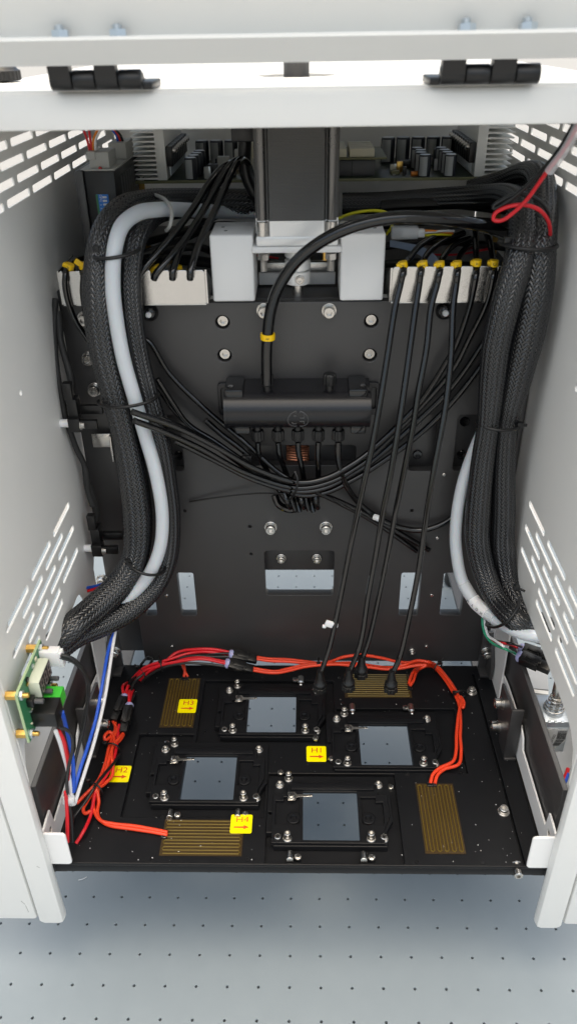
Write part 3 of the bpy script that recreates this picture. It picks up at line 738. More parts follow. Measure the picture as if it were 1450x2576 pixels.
for k, (x, y, dx, dy, h, m) in enumerate(((-92, 300, 8, 6, 9, 'blk'), (-86, 320, 10, 8, 12, 'lgrey'), (-72, 330, 9, 9, 16, 'lgrey'), (-60, 345, 14, 10, 20, 'cream'), (60, 296, 7, 5, 3, 'pcbde'), (66, 310, 5, 5, 8, 'brass'), (76, 290, 6, 4, 3, 'worange'), (86, 300, 4, 3, 7, 'zinc'), (100, 330, 10, 10, 14, 'blk'), (-108, 340, 9, 9, 12, 'blk'), (-80, 290, 12, 5, 4, 'blk'), (70, 330, 20, 8, 6, 'blk'))):
    MB().bb(x, x + dx, y, y + dy, ZB + 1.8, ZB + 1.8 + h, .3).build('board_component', m, db)
rb3 = random.Random(11)
for k in range(60):
    x, y = rb3.uniform(-108, 115), rb3.uniform(284, 350)
    if 2 < x < 60 or -45 < x < 14: continue
    s_, h_ = rb3.uniform(1.5, 4), rb3.choice((1, 1.5, 3, 6, 9)); MB().bb(x, x + s_, y, y + s_ * rb3.uniform(.6, 1.4), ZB + 1.8, ZB + 1.8 + h_, .1).build('board_component', rb3.choice(('blk', 'zinc', 'cream', 'lgrey', 'brass', 'blk', 'pwhite')), db)
for x, y in ((-146, 284), (149.5, 283)):
    so_ = MB().cyl((x, y, 480), 2.5, 66, n=6).build('standoff', 'brass'); tag(so_, 'brass standoff under the %s front corner of the circuit board' % ('left' if x < 0 else 'right'), 'standoff', 'board standoffs')
    screw('m3s', db, (x, y, ZB + 1.8))
# ---- stepper driver at the left wall
YD = 205.0
da, dbb = U(*zA(592, 402), 'Y', YD), U(*zA(805, 402), 'Y', YD)
dr = thing('motor_driver', 'black motor driver box with blue switch block beside left wall', 'driver', (da.x + 12, YD + 50, 480))
MB().bb(da.x, dbb.x, YD, YD + 98, 480.5, da.z, .7).build('case', 'blk', dr)
MB().bb(da.x - 6.5, da.x - .4, YD - 2, YD + 98, 480.5, da.z + 1, .5).build('case_back', 'anod', dr)
MB().bb(da.x - 3, dbb.x + .3, YD + 2, YD + 96, da.z + .1, da.z + 1.4, .3).build('case_top', 'lgrey', dr)
for k in range(7): MB().bb(dbb.x + .02, dbb.x + .3, YD + 20 + 9 * k, YD + 25 + 9 * k, da.z - 20 - (k % 3) * 2, da.z - 6, .0).build('side_print', 'gbox', dr)
p, q = U(*zA(682, 560), 'Y', YD), U(*zA(790, 735), 'Y', YD)
dp = MB().bb(p.x, q.x, YD - 1.2, YD + 1, q.z - 6, p.z, .2).build('switch_block', 'dip', dr)
MB().bb(p.x - .2, p.x + 1.4, YD - 1.35, YD - 1.1, q.z - 6, p.z).build('switch_pins', 'pcb', dp)
for k in range(8):
    z = p.z - 1.7 - k * 2.55
    MB().bb(q.x - 4.2, q.x - 1.2, YD - 1.9, YD - 1.1, z - .8, z + .5, .1).build('toggle', 'pwhite', dp)
text('lettering', 'ON', 2.5, 'pwhite', dr, (p.x + 3.4, YD - 1.3, p.z - 2), (0, 0, -1), (1, 0, 0), .03)
for k in range(5): text('lettering', str(k + 1), 2., 'pwhite', dr, (q.x - 6.2, YD - 1.3, p.z - 2 - k * 2.55), (0, 0, -1), (1, 0, 0), .03)
lp_ = U(*zA(700, 372), 'Y', YD); MB().lathe([(1.5, 0), (1.5, .6), (1.1, 1.4), (.3, 1.8)], (lp_.x, YD + 4, da.z + 1.2), n=16).build('indicator', 'ledr', dr)
ca, cb2 = U(*zA(635, 350), 'Y', YD + 6), U(*zA(745, 262), 'Y', YD + 6)
MB().bb(ca.x, cb2.x + 2, YD + 6, YD + 32, da.z + 1.5, cb2.z, .6).build('terminal_plug', 'lgrey', dr)
MB().bb(ca.x - 1, ca.x + 5, YD + 5, YD + 33, cb2.z - 5, cb2.z + .5, .5).build('plug_latch', 'lgrey', dr)
MB().bb(ca.x + 5, cb2.x + 6, YD + 50, YD + 80, da.z + 1.5, cb2.z + 1, .6).build('terminal_plug', 'lgrey', dr)
for x, y, m, l in ((590, 640, 'red', 'red wire at far left rising from the motor driver plug'), (630, 655, 'red', 'second red wire rising from the motor driver plug'), (695, 662, 'worange', 'orange wire rising from the motor driver plug'), (715, 675, 'wwhite', 'white wire rising from the motor driver plug')):
    a, b = U(*zA(y, 262), 'Y', YD + 14), U(*zA(x, 95), 'Y', YD + 10)
    mid = (a + b) / 2 + Vector(((a.x - b.x) * .25, 0, 0)); top = b + (b - mid) * 1.2
    tag(MB().tube([a - Vector((0, 0, 3)), mid, b, top], .95, n=8).build('wire', m), l, 'wire')
for k, (m, l) in enumerate((('blue', 'blue wire behind the motor driver plugs'), ('red', 'thin red wire behind the motor driver plugs'), ('wblack', 'black wire behind the motor driver plugs'))):
    a, b = U(*zA(835 + 18 * k, 185), 'Y', YD + 60), U(*zA(790 + 12 * k, 95), 'Y', YD + 60)
    tag(MB().tube([a, (a + b) / 2 + Vector((1, 0, 0)), b, b + (b - a)], .9, n=8).build('wire', m), l, 'wire')
# ================================================================== hoses, sleeves, ties
def hose(name, pts, r, m, lab, cat, group=None, n=10, sub=8, ends=False):
    o = MB().tube(pts, r, n=n, sub=sub).build(name, m, None, 60)
    tag(o, lab, cat, group)
    if ends:                                     # open end: a dark bore with a thin rim
        for k, d in ((0, 1), (-1, -1)) if ends == 2 else ((-1, -1),):
            p = Vector(pts[k]); dirv = (p - Vector(pts[k + d])).normalized()
            rr = r if not isinstance(r, (list, tuple)) else r[k]
            q = Vector((0, 0, 1)).rotation_difference(dirv).to_matrix()
            MB().lathe([(rr * 1.03, -.8), (rr * 1.03, .3), (rr * .64, .3), (rr * .6, .2)], p, rot=q, n=14).build('cut_rim', 'wgrey', o)
            MB().lathe([(rr * .64, .26), (rr * .6, .36)], p, rot=q, n=14).build('bore', 'pblack', o)
    return o
def braided(pts, r, lab, parts_group=None, N=28, beta=31, sub=10, squash=1.):
    P, Rr, fr = sweep(pts, r, sub, True)
    # resample by arc length
    d = [0.]
    for a, b in zip(P[:-1], P[1:]): d.append(d[-1] + (b - a).length)
    L = d[-1]; step = .9; m = int(L / step)
    tt = np.linspace(0, L, m + 1)
    PX = np.array([[*p] for p in P]); A = np.array([[*f[0]] for f in fr]); B = np.array([[*f[1]] for f in fr]); d = np.array(d)
    ip = lambda Y: np.stack([np.interp(tt, d, Y[:, k]) for k in range(3)], 1)
    C_, A_, B_, r_ = ip(PX), ip(A), ip(B), np.interp(tt, d, Rr)
    rm = float(np.mean(r_)); k = math.tan(R(beta)) / rm
    VS = []; fs = []; nb = 0
    hw = math.pi / N * .8
    t_ = 2 * k * tt / (2 * math.pi / N)
    for sgn in (1, -1):
        for i in range(N):
            th = 2 * math.pi * i / N + sgn * k * tt
            off = (np.cos(math.pi / 2 * (t_ + 2 * i) - math.pi / 4) if sgn > 0 else -np.cos(math.pi / 2 * (2 * i - t_) - math.pi / 4)) * .3
            rows = []
            for e, cr in ((-1, -.2), (-.33, .1), (.33, .1), (1, -.2)):
                a = th + e * hw; rr = (r_ + off + cr)[:, None]
                rows.append(C_ + (A_ * np.cos(a)[:, None] + B_ * np.sin(a)[:, None] * squash) * rr)
            VS.append(np.stack(rows, 1).reshape(-1, 3))
            for j in range(m):
                for e in range(3):
                    q = nb + j * 4 + e; fs.append((q, q + 1, q + 5, q + 4))
            nb += 4 * (m + 1)
    vs = np.concatenate(VS).tolist()
    vs = [Vector(v) for v in vs]
    o = thing('braided_sleeve', lab, 'sleeve', P[len(P) // 2], parts_group)
    b = MB(); b.v = vs; b.f = fs
    me = b.build('braid', 'braid', o, 50)
    MB().tube(pts, [q - .9 for q in r], n=14, sub=sub, squash=squash).build('core', 'braidin', o)
    return o
def ring(pts, r=.75, m='blk', name='zip_tie', lab='', group=None, head=None, tail=None, hs=4.4):
    t = thing(name, lab, 'cable tie', pts[0], group)
    n = len(pts)
    MB().tube(pts, r, n=8, sub=6).build('strap', m, t, 50)
    if head is not None:
        MB().box(head, (hs, hs * .8, hs), .6).build('head', m, t)
        if tail: MB().tube([head, Vector(head) + Vector(tail)], r * .9, n=6).build('tail', m, t)
    return t
def loop(c, rx, ry, axis=None, tilt=0, n=14, a0=0, a1=360):
    """closed tie loop round a bundle: centre, half width across the picture (X), half depth (Y); tilt in the X-Z plane"""
    out = []
    for k in range(n + 1):
        a = R(a0 + (a1 - a0) * k / n); x = rx * math.cos(a); y = ry * math.sin(a)
        out.append(Vector(c) + Vector((x * math.cos(tilt), y, x * math.sin(tilt))))
    return out
# ---- the two braided bundles
LP = lambda pts, Y: [U(p[0], p[1], 'Y', p[2] if len(p) > 2 else Y) if len(p) < 4 else U(p[0], p[1], p[2], p[3]) for p in pts]
braided(LP([(640, 506, 262), (540, 505, 255), (440, 506, 225), (360, 512, 190), (300, 535, 160), (263, 590, 142), (249, 660, 132), (248, 760, 126), (262, 880, 125), (292, 1000, 124), (316, 1100, 124), (335, 1200, 124), (347, 1310, 122), (340, 1400, 116), (305, 1465, 105), (240, 1530, 84), (180, 1580, 62), (140, 1620, 'X', -206), (110, 1650, 'X', -220)], 120),
        [9, 9, 9, 9, 9, 9, 9.5, 10.5, 10.5, 10, 9.5, 11, 11.5, 10.5, 11, 11.5, 11, 10, 10], 'black braided sleeve outermost in the left cable bundle, leaving under the left panel', 'braided cable sleeves')
braided(LP([(620, 520, 262), (520, 520, 250), (430, 522, 215), (375, 545, 175), (340, 600, 150), (328, 680, 138), (332, 790, 133), (349, 900, 132), (374, 1000, 130), (398, 1100, 131), (414, 1200, 132), (424, 1300, 130), (418, 1400, 124), (390, 1470, 116), (330, 1530, 100), (260, 1570, 84), (190, 1600, 66), (140, 1640, 'X', -206)], 120),
        [8.5, 8.5, 8.5, 8.5, 8, 7.5, 7.5, 7.5, 7.5, 9, 9, 9.5, 9.5, 9, 9.5, 9.5, 9.5, 9], 'black braided sleeve behind the white hose in the left cable bundle', 'braided cable sleeves')
hose('white_hose', LP([(640, 533, 262), (560, 533, 250), (470, 528, 205), (400, 527, 172), (345, 537, 150), (306, 570, 134), (288, 630, 124), (284, 720, 120), (292, 800, 119), (310, 900, 118), (338, 1000, 117), (364, 1090, 117), (392, 1190, 116), (408, 1290, 114), (404, 1370, 111), (383, 1430, 108), (352, 1475, 105), (300, 1520, 100)], 120), 5.2, 'tubew', 'thick white grey hose running down the left cable bundle', 'hose', 'thick hoses', 14)
braided(LP([(860, 512, 272), (960, 510, 270), (1100, 500, 262), (1210, 495, 240), (1280, 497, 200), (1315, 540, 150), (1306, 640, 122), (1275, 750, 116), (1248, 860, 118), (1236, 960, 121), (1226, 1065, 122), (1212, 1164, 124), (1200, 1288, 124), (1199, 1360, 122), (1217, 1440, 116), (1247, 1508, 100), (1297, 1562, 74), (1350, 1590, 'X', 172), (1390, 1600, 'X', 190)], 120),
        [8, 8, 8, 8.5, 9, 9.5, 9.5, 9.5, 9.5, 9, 7.6, 8.5, 9.5, 9.5, 9, 8.5, 8.5, 8.5, 8.5], 'black braided sleeve nearest the middle in the right cable bundle', 'braided cable sleeves')
braided(LP([(1180, 478, 275), (1262, 456, 262), (1322, 436, 232), (1357, 452, 190), (1362, 530, 152), (1354, 620, 130), (1345, 720, 124), (1325, 830, 125), (1297, 950, 127), (1273, 1065, 128), (1265, 1170, 130), (1264, 1288, 130), (1262, 1370, 128), (1275, 1460, 118), (1300, 1520, 98), (1345, 1560, 'X', 172), (1385, 1580, 'X', 190)], 120),
        [7.5, 8, 8.5, 9, 10, 11, 12, 12.5, 11, 7.8, 8.5, 9.5, 10, 9, 8.5, 8, 8], 'wide black braided sleeve beside the right panel', 'braided cable sleeves')
wr = hose('white_hose', LP([(1215, 1080, 138), (1185, 1150, 138), (1161, 1223, 136), (1146, 1312, 132), (1146, 1384, 128), (1163, 1466, 120), (1197, 1519, 108), (1229, 1546, 96), (1265, 1572, 82), (1308, 1592, 66), (1350, 1602, 'X', 168), (1385, 1600, 'X', 186)], 120), 4.9, 'tubew', 'thick white grey hose curving out from the right cable bundle', 'hose', 'thick hoses', 14)
# printed wrap on the right hose
wp = LP([(1181, 1497, 113.6), (1197, 1519, 107.4), (1213, 1533, 101.5), (1229, 1547, 95)], 0)
wt = thing('hose_label', 'white wrap label printed with dark letters on the right hose', 'label', wp[0])
MB().tube(LP([(1163, 1466, 119.8), (1180, 1495, 114), (1197, 1519, 107.8), (1229, 1546, 95.8), (1245, 1558, 89.5)], 0), 5.3, n=16).build('clear_wrap', 'clear', wt, 60)
MB().tube(LP([(1187, 1505, 111.6), (1197, 1519, 107.8), (1213, 1533, 101.7), (1225, 1543, 97.2)], 0), 5.55, n=16).build('paper', 'whitep', wt, 60)
dirv = (wp[3] - wp[1]).normalized(); up = Vector((0, -1, 0)); up = (up - dirv * up.dot(dirv)).normalized(); sidev = up.cross(dirv)
for k, ch in enumerate('NYON'):
    c = LP([(1187 + 11 * k, 1508 + 10.2 * k, 111 - 4.4 * k)], 0)[0]
    text('lettering', ch, 3.2, 'pblack', wt, c + up * 5.5 - sidev * -1.4 * 0, dirv, -sidev if sidev.z > 0 else sidev, .05)
# ---- ties round the bundles
def tieb(x, y, Y, rx, ry, tilt, lab, head, tail=None, a0=180, a1=372):
    c = U(x, y, 'Y', Y); t = ring(loop(c, rx, ry, tilt=tilt, a0=a0, a1=a1), 1.25, lab=lab, group='ties round the thick bundles', head=None)
    h = U(*head, 'Y', Y - ry * .35); MB().box(h, (4.6, 4.2, 4.8), .6, Euler((0, -tilt, 0)).to_matrix()).build('head', 'blk', t)
    if tail: MB().box((h + U(*tail, 'Y', Y - ry * .35)) / 2, ((h - U(*tail, 'Y', Y - ry * .35)).length, 1, 2.4), .3, Euler((0, -tilt, 0)).to_matrix()).build('tail', 'blk', t)
tieb(293, 634, 133, 15.5, 16, R(6), 'black cable tie round the left bundle at bracket height', (243, 627))
tieb(322, 1001, 123, 22, 16, R(5), 'black cable tie round the middle of the left bundle', (270, 1010), (258, 1012))
tieb(368, 1415, 112, 16, 15, R(-22), 'black cable tie round the lower bend of the left bundle', (324, 1412), (316, 1404))
tieb(1325, 612, 128, 19, 17, R(-3), 'black cable tie round the top of the right bundle', (1274, 607), (1270, 598))
tieb(1250, 1063, 125, 15.5, 13, R(-4), 'black cable tie round the waist of the right bundle', (1306, 1069), (1324, 1070))
t7 = ring(LP([(1305, 1502, 74), (1299, 1530, 72), (1275, 1562, 68), (1246, 1577, 76), (1222, 1572, 92), (1232, 1560, 108)], 0), 1.25, lab='black cable tie round the lower bend of the right bundle', group='ties round the thick bundles', head=U(1298, 1478, 'Y', 78), tail=(6, -2, -2), hs=4.6)
# ---- straight tubes to the stage with luer fittings
def luer(x, y, Y, lab):
    b = U(x, y, 'Y', Y); 
    t = thing('luer_fitting', lab, 'fitting', b, 'fittings at the tube ends')
    MB().lathe([(2.5, 11), (2.7, 7), (3.4, 3), (3.7, -1), (5, -2), (5.3, -3.6), (4.7, -5), (3.6, -5.4)], b, n=16).build('hub', 'blk', t, 50)
    k = MB().lathe([(3.6, -5.6), (5.5, -6.4), (5.7, -10.5), (3.8, -12), (2.2, -12.3)], b, n=24)
    for i, q in enumerate(k.v):
        if (i % 24) % 3 == 0: q.x = b.x + (q.x - b.x) * .84; q.y = b.y + (q.y - b.y) * .84
    k.build('lock_ring', 'blk', t, 30)
    return b
YT = 132
ends = [(804, 1712, 62), (876, 1708, 60), (908, 1676, 70), (983, 1712, 58)]
LL = ['luer fitting on the tube end furthest left, over the rear carrier', 'luer fitting of the second hanging tube from the left', 'luer fitting of the hanging tube held highest', 'luer fitting at the end of the tube furthest right']
paths = [[(1012.5, 684), (1006, 715), (992.5, 773), (973, 897), (953, 1022), (933.7, 1129), (912.5, 1223), (877, 1394), (848.5, 1536), (827, 1632)],
         [(1057, 682), (1053, 715), (1044, 773), (1028, 890), (1012, 1004), (998, 1093), (980, 1200), (962, 1288), (945, 1390), (925, 1500), (905, 1620)],
         [(1104, 684), (1098, 715), (1083, 773), (1071, 880), (1051, 986), (1037, 1075.5), (1015.6, 1182), (994, 1288), (975, 1390), (952, 1500), (928, 1605)],
         [(1150, 684), (1146, 715), (1138.5, 773), (1133, 897), (1119, 1022), (1090, 1182), (1072.6, 1287), (1051, 1437), (1030, 1544), (1005, 1651)]]
behind = [[(560, 825), (440, 862), (330, 932), (262, 1020), (226, 1062)], [(650, 832), (500, 892), (405, 965), (365, 1030), (352, 1062)], [(690, 872), (600, 905), (535, 960), (490, 1030), (480, 1062)], [(720, 915), (660, 945), (625, 990), (606, 1040), (605, 1062)], [(728, 815), (732, 880), (736, 960), (741, 1020), (741, 1062)], [(800, 815), (828, 880), (845, 960), (858, 1020), (864, 1062)]]
LT = ['glossy black tube furthest left of the four hanging to the stage', 'second black tube from the left of the four hanging to the stage', 'third black tube from the left of the four hanging to the stage', 'black tube furthest right of the four hanging to the stage']
for k in range(4):
    e = ends[k]; b = luer(*e, LL[k])
    n = len(paths[k]); pts = [U(*zC(x, y), 'Y', 225 - 17 * i) for i, (x, y) in enumerate(behind[k])]
    pts += [U(*paths[k][0], 'Y', 144.2)]
    y0 = paths[k][1][1]
    for (x, y) in paths[k][1:]:
        t = (y - y0) / (e[1] - y0); pts.append(U(x, y, 'Y', 142.5 + (e[2] - 142.5) * t))
    pts.append(b + Vector((0, 0, 6)))
    hose('air_tube', pts, [2.35] * (len(pts) - 6) + [2.3, 2.25, 2.2, 2.15, 2.1, 2.1], 'tube', LT[k], 'tube', 'hanging air tubes')
# ---- tubes sweeping from the right bracket round to the tie at left
def sw(k, right, left, lab, Yt=146, cat='tube', grp='looped air tubes'):
    pts = []
    if k is not None: pts = [U(*zC(x, y), 'Y', 225 - 17 * i) for i, (x, y) in enumerate(behind[k])]
    pts += LP(right, 150) + LP(left, 145)
    return hose('air_tube', pts, 2.35, 'tube', lab, cat, grp, ends=1)
sw(4, [(1196, 690, 144), (1190, 725, 143), (1179, 773, 146), (1147, 865, 150), (1119, 915, 151), (1058.5, 1008, 152), (1005, 1065, 150), (934, 1132, 146), (890, 1165, 143), (820, 1202, 140)], [(750, 1213, 136), (640, 1178, 130), (540, 1122, 123), (440, 1073, 112), (333, 1036, 98)], 'black tube from the fifth bracket slot at right, looping to the left bundle')
sw(5, [(1240, 690, 144), (1234, 725, 143), (1219, 773, 146), (1183, 844, 150), (1140, 926, 153), (1058, 1022, 154), (934, 1147, 150), (890, 1180, 146), (830, 1212, 142)], [(750, 1227, 138), (620, 1190, 131), (500, 1126, 121), (400, 1081, 108), (338, 1058, 99)], 'black tube from the outermost bracket slot at right, looping to the left bundle')
sw(None, [(1260, 780, 158), (1206, 876, 155), (1133, 976, 155), (1051, 1058, 155), (934, 1161, 152), (880, 1195, 148), (820, 1226, 143)], [(750, 1236, 139), (640, 1207, 134), (540, 1158, 128), (440, 1108, 118)], 'black tube coming from behind the right sleeves, cut end at upper left')
sw(None, [(1262, 840, 158), (1203, 929, 156), (1130, 1018, 156), (1048, 1097, 156), (934, 1179, 154), (880, 1210, 150), (820, 1238, 146)], [(750, 1244, 143), (640, 1190, 140), (520, 1108, 132), (401, 1049, 118)], 'lowest black tube coming from behind the right sleeves')
hose('air_tube', LP([(250, 650, 215), (200, 650, 195), (178, 662, 165), (166, 684, 146), (164, 720, 143), (177, 775, 144), (205, 830, 148), (250, 880, 152), (320, 870, 154), (366, 854, 154), (426, 940, 153), (515, 1028, 151), (620, 1116, 146), (700, 1188, 142), (760, 1222, 141), (830, 1254, 147), (940, 1312, 154), (1048, 1387, 157)], 150), 2.1, 'tube', 'long black tube from the far left bracket slot ending at lower right', 'tube', 'crossing air tubes', ends=1)
hose('air_tube', LP([(395, 953, 140), (434, 1014, 141), (473, 1067, 142), (540, 1110, 143), (620, 1165, 143), (700, 1212, 143), (770, 1232, 144), (850, 1260, 149), (960, 1316, 154), (1078, 1384, 157)], 150), 2.3, 'tube', 'black tube with cut end beside the left sleeve, running to lower right', 'tube', 'crossing air tubes', ends=1)
hose('air_tube', LP([(395, 972, 146), (440, 1035, 148), (500, 1090, 150), (560, 1130, 150), (610, 1160, 150)], 150), 2.1, 'tube', 'short black tube under the left tube cluster', 'tube', 'cut tube ends', ends=2)
hose('air_tube', LP([(517, 1057, 146), (560, 1095, 146), (600, 1125, 146), (628, 1150, 146)], 150), 2.3, 'tube', 'short black tube end left of the manifold', 'tube', 'cut tube ends', ends=2)
ring(LP([(742, 1188, 132), (748, 1205, 129), (745, 1230, 128), (735, 1250, 132), (726, 1256, 140), (724, 1240, 148), (735, 1200, 148), (742, 1188, 132)], 0), .9, lab='black cable tie gathering the looped tubes under the manifold', group=None)
ring(LP([(612, 1145, 141), (626, 1150, 138), (630, 1162, 138), (618, 1172, 142), (608, 1165, 148), (606, 1152, 148), (612, 1145, 141)], 0), .7, lab='small black tie on tubes at the lower left of the manifold', head=U(622, 1150, 'Y', 138), hs=3.4)
tag(MB().tube(LP([(476, 1262, 160), (530, 1253, 158), (593, 1245, 156), (660, 1240, 152), (720, 1243, 145)], 0), .8, n=6, squash=.4).build('tie_tail', 'blk'), 'long thin black tie tail pointing left across the back plate', 'cable tie')
# ---- big arched tube and its yellow tag
hose('arched_tube', LP([(671, 965, 141), (670, 900, 140), (672, 850, 139), (679, 790, 136), (697, 730, 132), (738, 665, 127), (800, 612, 121), (880, 572, 117), (970, 550, 116), (1060, 547, 121), (1140, 555, 130), (1220, 572, 145), (1290, 598, 165), (1340, 630, 185)], 0), 4.1, 'tube', 'thick black tube arching from the manifold up to the right', 'tube', None, 14, 10)
def clip(x, y, Y, r, lab, mark, tilt=0, wings=False):
    c = U(x, y, 'Y', Y); t = thing('tube_marker', lab, 'tube marker', c, 'yellow tube markers')
    rot = Euler((0, tilt, 0)).to_matrix()
    MB().lathe([(r, -2.1), (r + 1, -2.1), (r + 1.15, 0), (r + 1, 2.1), (r, 2.1)], c, rot=rot, n=20).build('clip_ring', 'yellow', t, 40)
    if wings:
        MB().box(c + Vector((-2.5, -r, 2.5)), (6, 1.4, 4), .5, Euler((0, R(35), 0)).to_matrix()).build('wing', 'yellow', t); MB().box(c + Vector((3.5, -r, 2.6)), (6, 1.4, 4), .5, Euler((0, R(-40), 0)).to_matrix()).build('wing', 'yellow', t)
    elif r < 4: MB().box(c + rot @ Vector((-r - 1, -.6, .2)), (2.6, 3.4, 3), .7, rot).build('clip_tab', 'yellow', t)
    if mark: text('lettering', mark, 2.9, 'pblack', t, c + rot @ Vector((0, -r - 1.2, 0)), rot @ Vector((0, 0, 1)), rot @ Vector((-1, 0, 0)), .05)
clip(673, 846, 139, 4.3, 'yellow marker clipped on the thick arched tube', 'E', R(2))
mk = 'V2><YC'
for k, (x, y) in enumerate(((220, 1055), (362, 1053), (481, 1055), (602, 1053), (741, 1042), (861, 1045))):
    clip(*zC(x, y), 149, 2.2, 'yellow tube marker %s on the right bracket' % ['at the left end', 'second from the left end', 'third from the left end', 'fourth from the left end', 'second from the sleeve end', 'nearest the right sleeves'][k], mk[k], R((-14, -12, -10, -6, 0, 4)[k]))
clip(*zA(492, 1072), 150, 2.3, 'yellow tube marker at the far left of the left bracket', 'V', R(25)); clip(*zA(592, 1066), 152, 2.2, 'winged yellow tube marker beside the left sleeve', None, 0, True)
clip(*zA(1108, 1085), 156, 2.2, 'yellow tube marker half hidden behind tubes at left', 'N', R(-30)); clip(*zA(1258, 1086), 160, 2.2, 'yellow tube marker just showing behind the left bracket', None)
# ---- tubes of the left bracket rising behind the motor
LU = ['black tube in the slot beside the left sleeve, looping up behind the motor', 'second black tube of the left bracket looping up behind the motor', 'third black tube of the left bracket looping up behind the motor', 'black tube nearest the white bracket looping up behind the motor']
UPP = [[(346, 702, 144), (352, 690, 143), (375, 660, 146), (430, 596, 160), (485, 525, 178), (530, 455, 192), (565, 418, 205), (600, 412, 225), (625, 445, 245), (632, 500, 255)],
       [(387, 702, 144), (392, 690, 143), (415, 662, 146), (462, 604, 160), (508, 535, 178), (540, 470, 190), (570, 425, 200), (597, 408, 216), (618, 425, 240), (628, 480, 250)],
       [(434, 702, 144), (434, 688, 143), (440, 665, 147), (462, 610, 162), (505, 540, 176), (545, 470, 188), (575, 420, 196), (600, 402, 210), (622, 420, 232), (632, 470, 245)],
       [(478, 702, 144), (478, 690, 143), (484, 660, 147), (505, 600, 158), (540, 530, 170), (570, 462, 180), (590, 420, 190), (605, 402, 202), (622, 410, 220), (634, 450, 236)]]
for k in range(4): hose('air_tube', LP(UPP[k], 0), 2.5, 'tube', LU[k], 'tube', 'rising air tubes')
hose('air_tube', LP([(330, 655, 215), (260, 652, 190), (226, 664, 165), (212, 688, 146), (208, 730, 143), (216, 790, 145), (230, 850, 150)], 0), 2.1, 'tube', 'black tube through the second slot of the left bracket', 'tube', None)
# dark cables lying on the shelf
dark = [[(-190, 240, 492), (-120, 235, 496), (-60, 230, 490)], [(-150, 222, 500), (-110, 225, 512), (-85, 240, 520), (-60, 260, 516)], [(-170, 215, 498), (-130, 212, 506), (-95, 215, 510), (-82, 235, 500)], [(-140, 250, 506), (-100, 245, 518), (-70, 255, 530), (-48, 262, 528)],
        [(48, 240, 520), (90, 235, 524), (130, 240, 520), (158, 260, 515)], [(46, 230, 505), (90, 225, 510), (130, 228, 506), (158, 240, 500)], [(50, 260, 530), (100, 258, 532), (150, 262, 526)], [(46, 220, 494), (80, 214, 497), (120, 216, 493)]]
for k, p in enumerate(dark): tag(MB().tube(p, 4.2 if k in (0, 4, 6) else 3., n=10).build('power_cable', 'wblack'), ['black cable lowest on the shelf at the far left of the motor','black cable crossing the shelf under the left rising tubes','black cable on the shelf directly behind the left bracket','uppermost black cable on the shelf just left of the motor','thick black cable on the shelf behind the arched tube','thin black cable low on the shelf right of the motor','thick black cable on the shelf under the circuit board at right','black cable frontmost on the shelf behind the right bracket'][k], 'cable', 'left shelf cables' if k < 4 else 'right shelf cables')
tag(MB().tube(LP([(520, 625, 232), (640, 642, 228), (700, 650, 228)], 0), .9, n=8).build('wire', 'red'), 'thin red wire crossing behind the silver coupling', 'wire')
tag(MB().tube(LP([(1230, 970 / 1.55, 225), (1150, 640, 225), (1060, 640, 222)], 0), .8, n=8).build('wire', 'red'), 'thin red wire behind the right tube markers', 'wire')
tag(MB().tube(LP([(845, 552, 205), (880, 538, 208), (930, 530, 212), (965, 533, 214), (984, 545, 216), (984, 570, 218), (970, 590, 220)], 0), 1.1, n=8).build('wire', 'yelgr'), 'yellow wire curving out behind the right white bracket', 'wire')
wc = thing('plug_housing', 'translucent white plug housing behind the right white bracket', 'connector', U(1022, 600, 'Y', 205))
p, q = U(*zC(135, 888), 'Y', 205), U(*zC(375, 785), 'Y', 205)
MB().bb(p.x, q.x - 5, 200, 210, p.z + 2, q.z, .8).build('housing', 'clear', wc); MB().bb(p.x + 8, q.x, 201.5, 208.5, p.z + 3, q.z - 2, .6).build('insert', 'whitep', wc)
for (a, b, m, l) in (((375, 815), (570, 835), 'worange', 'orange wire leaving the translucent plug'), ((375, 830), (580, 818), 'wwhite', 'white wire leaving the translucent plug'), ((375, 850), (560, 845), 'yelgr', 'yellow wire leaving the translucent plug')):
    tag(MB().tube([U(*zC(*a), 'Y', 206), U(*zC((a[0] + b[0]) / 2, (a[1] + b[1]) / 2 - 4), 'Y', 208), U(*zC(*b), 'Y', 214)], .9, n=8).build('wire', m), l, 'wire')
rb = MB(); pa = [U(*zC(x, y), 'Y', yy) for x, y, yy in ((130, 885, 216), (240, 905, 212), (350, 930, 206), (440, 985, 198), (500, 1070, 190))]; pb = [U(*zC(x, y), 'Y', yy) for x, y, yy in ((130, 925, 216), (230, 945, 212), (320, 975, 206), (390, 1030, 198), (430, 1100, 190))]
for i in range(9):
    rb.tube([a.lerp(b, (i + .5) / 9) for a, b in zip(pa, pb)], .72, n=6, sub=5)
tag(rb.build('ribbon_cable', 'ribbon'), 'grey blue ribbon cable under the translucent plug', 'cable')
mc = thing('motor_cable', 'thick black cable dropping from a plug behind the motor', 'cable', U(470, 400, 'Y', 225))
a, b = U(*zB(375, 180), 'Y', 222), U(*zB(505, 95), 'Y', 222); MB().bb(a.x, b.x + 5, 214, 228, a.z, b.z + 6, .8).build('plug', 'blk', mc)
MB().tube([U(*zB(x, y), 'Y', 222) for x, y in ((465, 178), (462, 250), (462, 330), (478, 430), (520, 530), (560, 600))], 4.8, n=12).build('lead', 'blk', mc)
tag(MB().tube(LP([(372, 487, 200), (395, 492, 192), (418, 505, 176), (432, 530, 166), (428, 565, 160), (418, 580, 166)], 0), 1.3, n=8).build('wire_clip', 'lgrey'), 'thin pale grey strap looping over the left hose', 'strap')
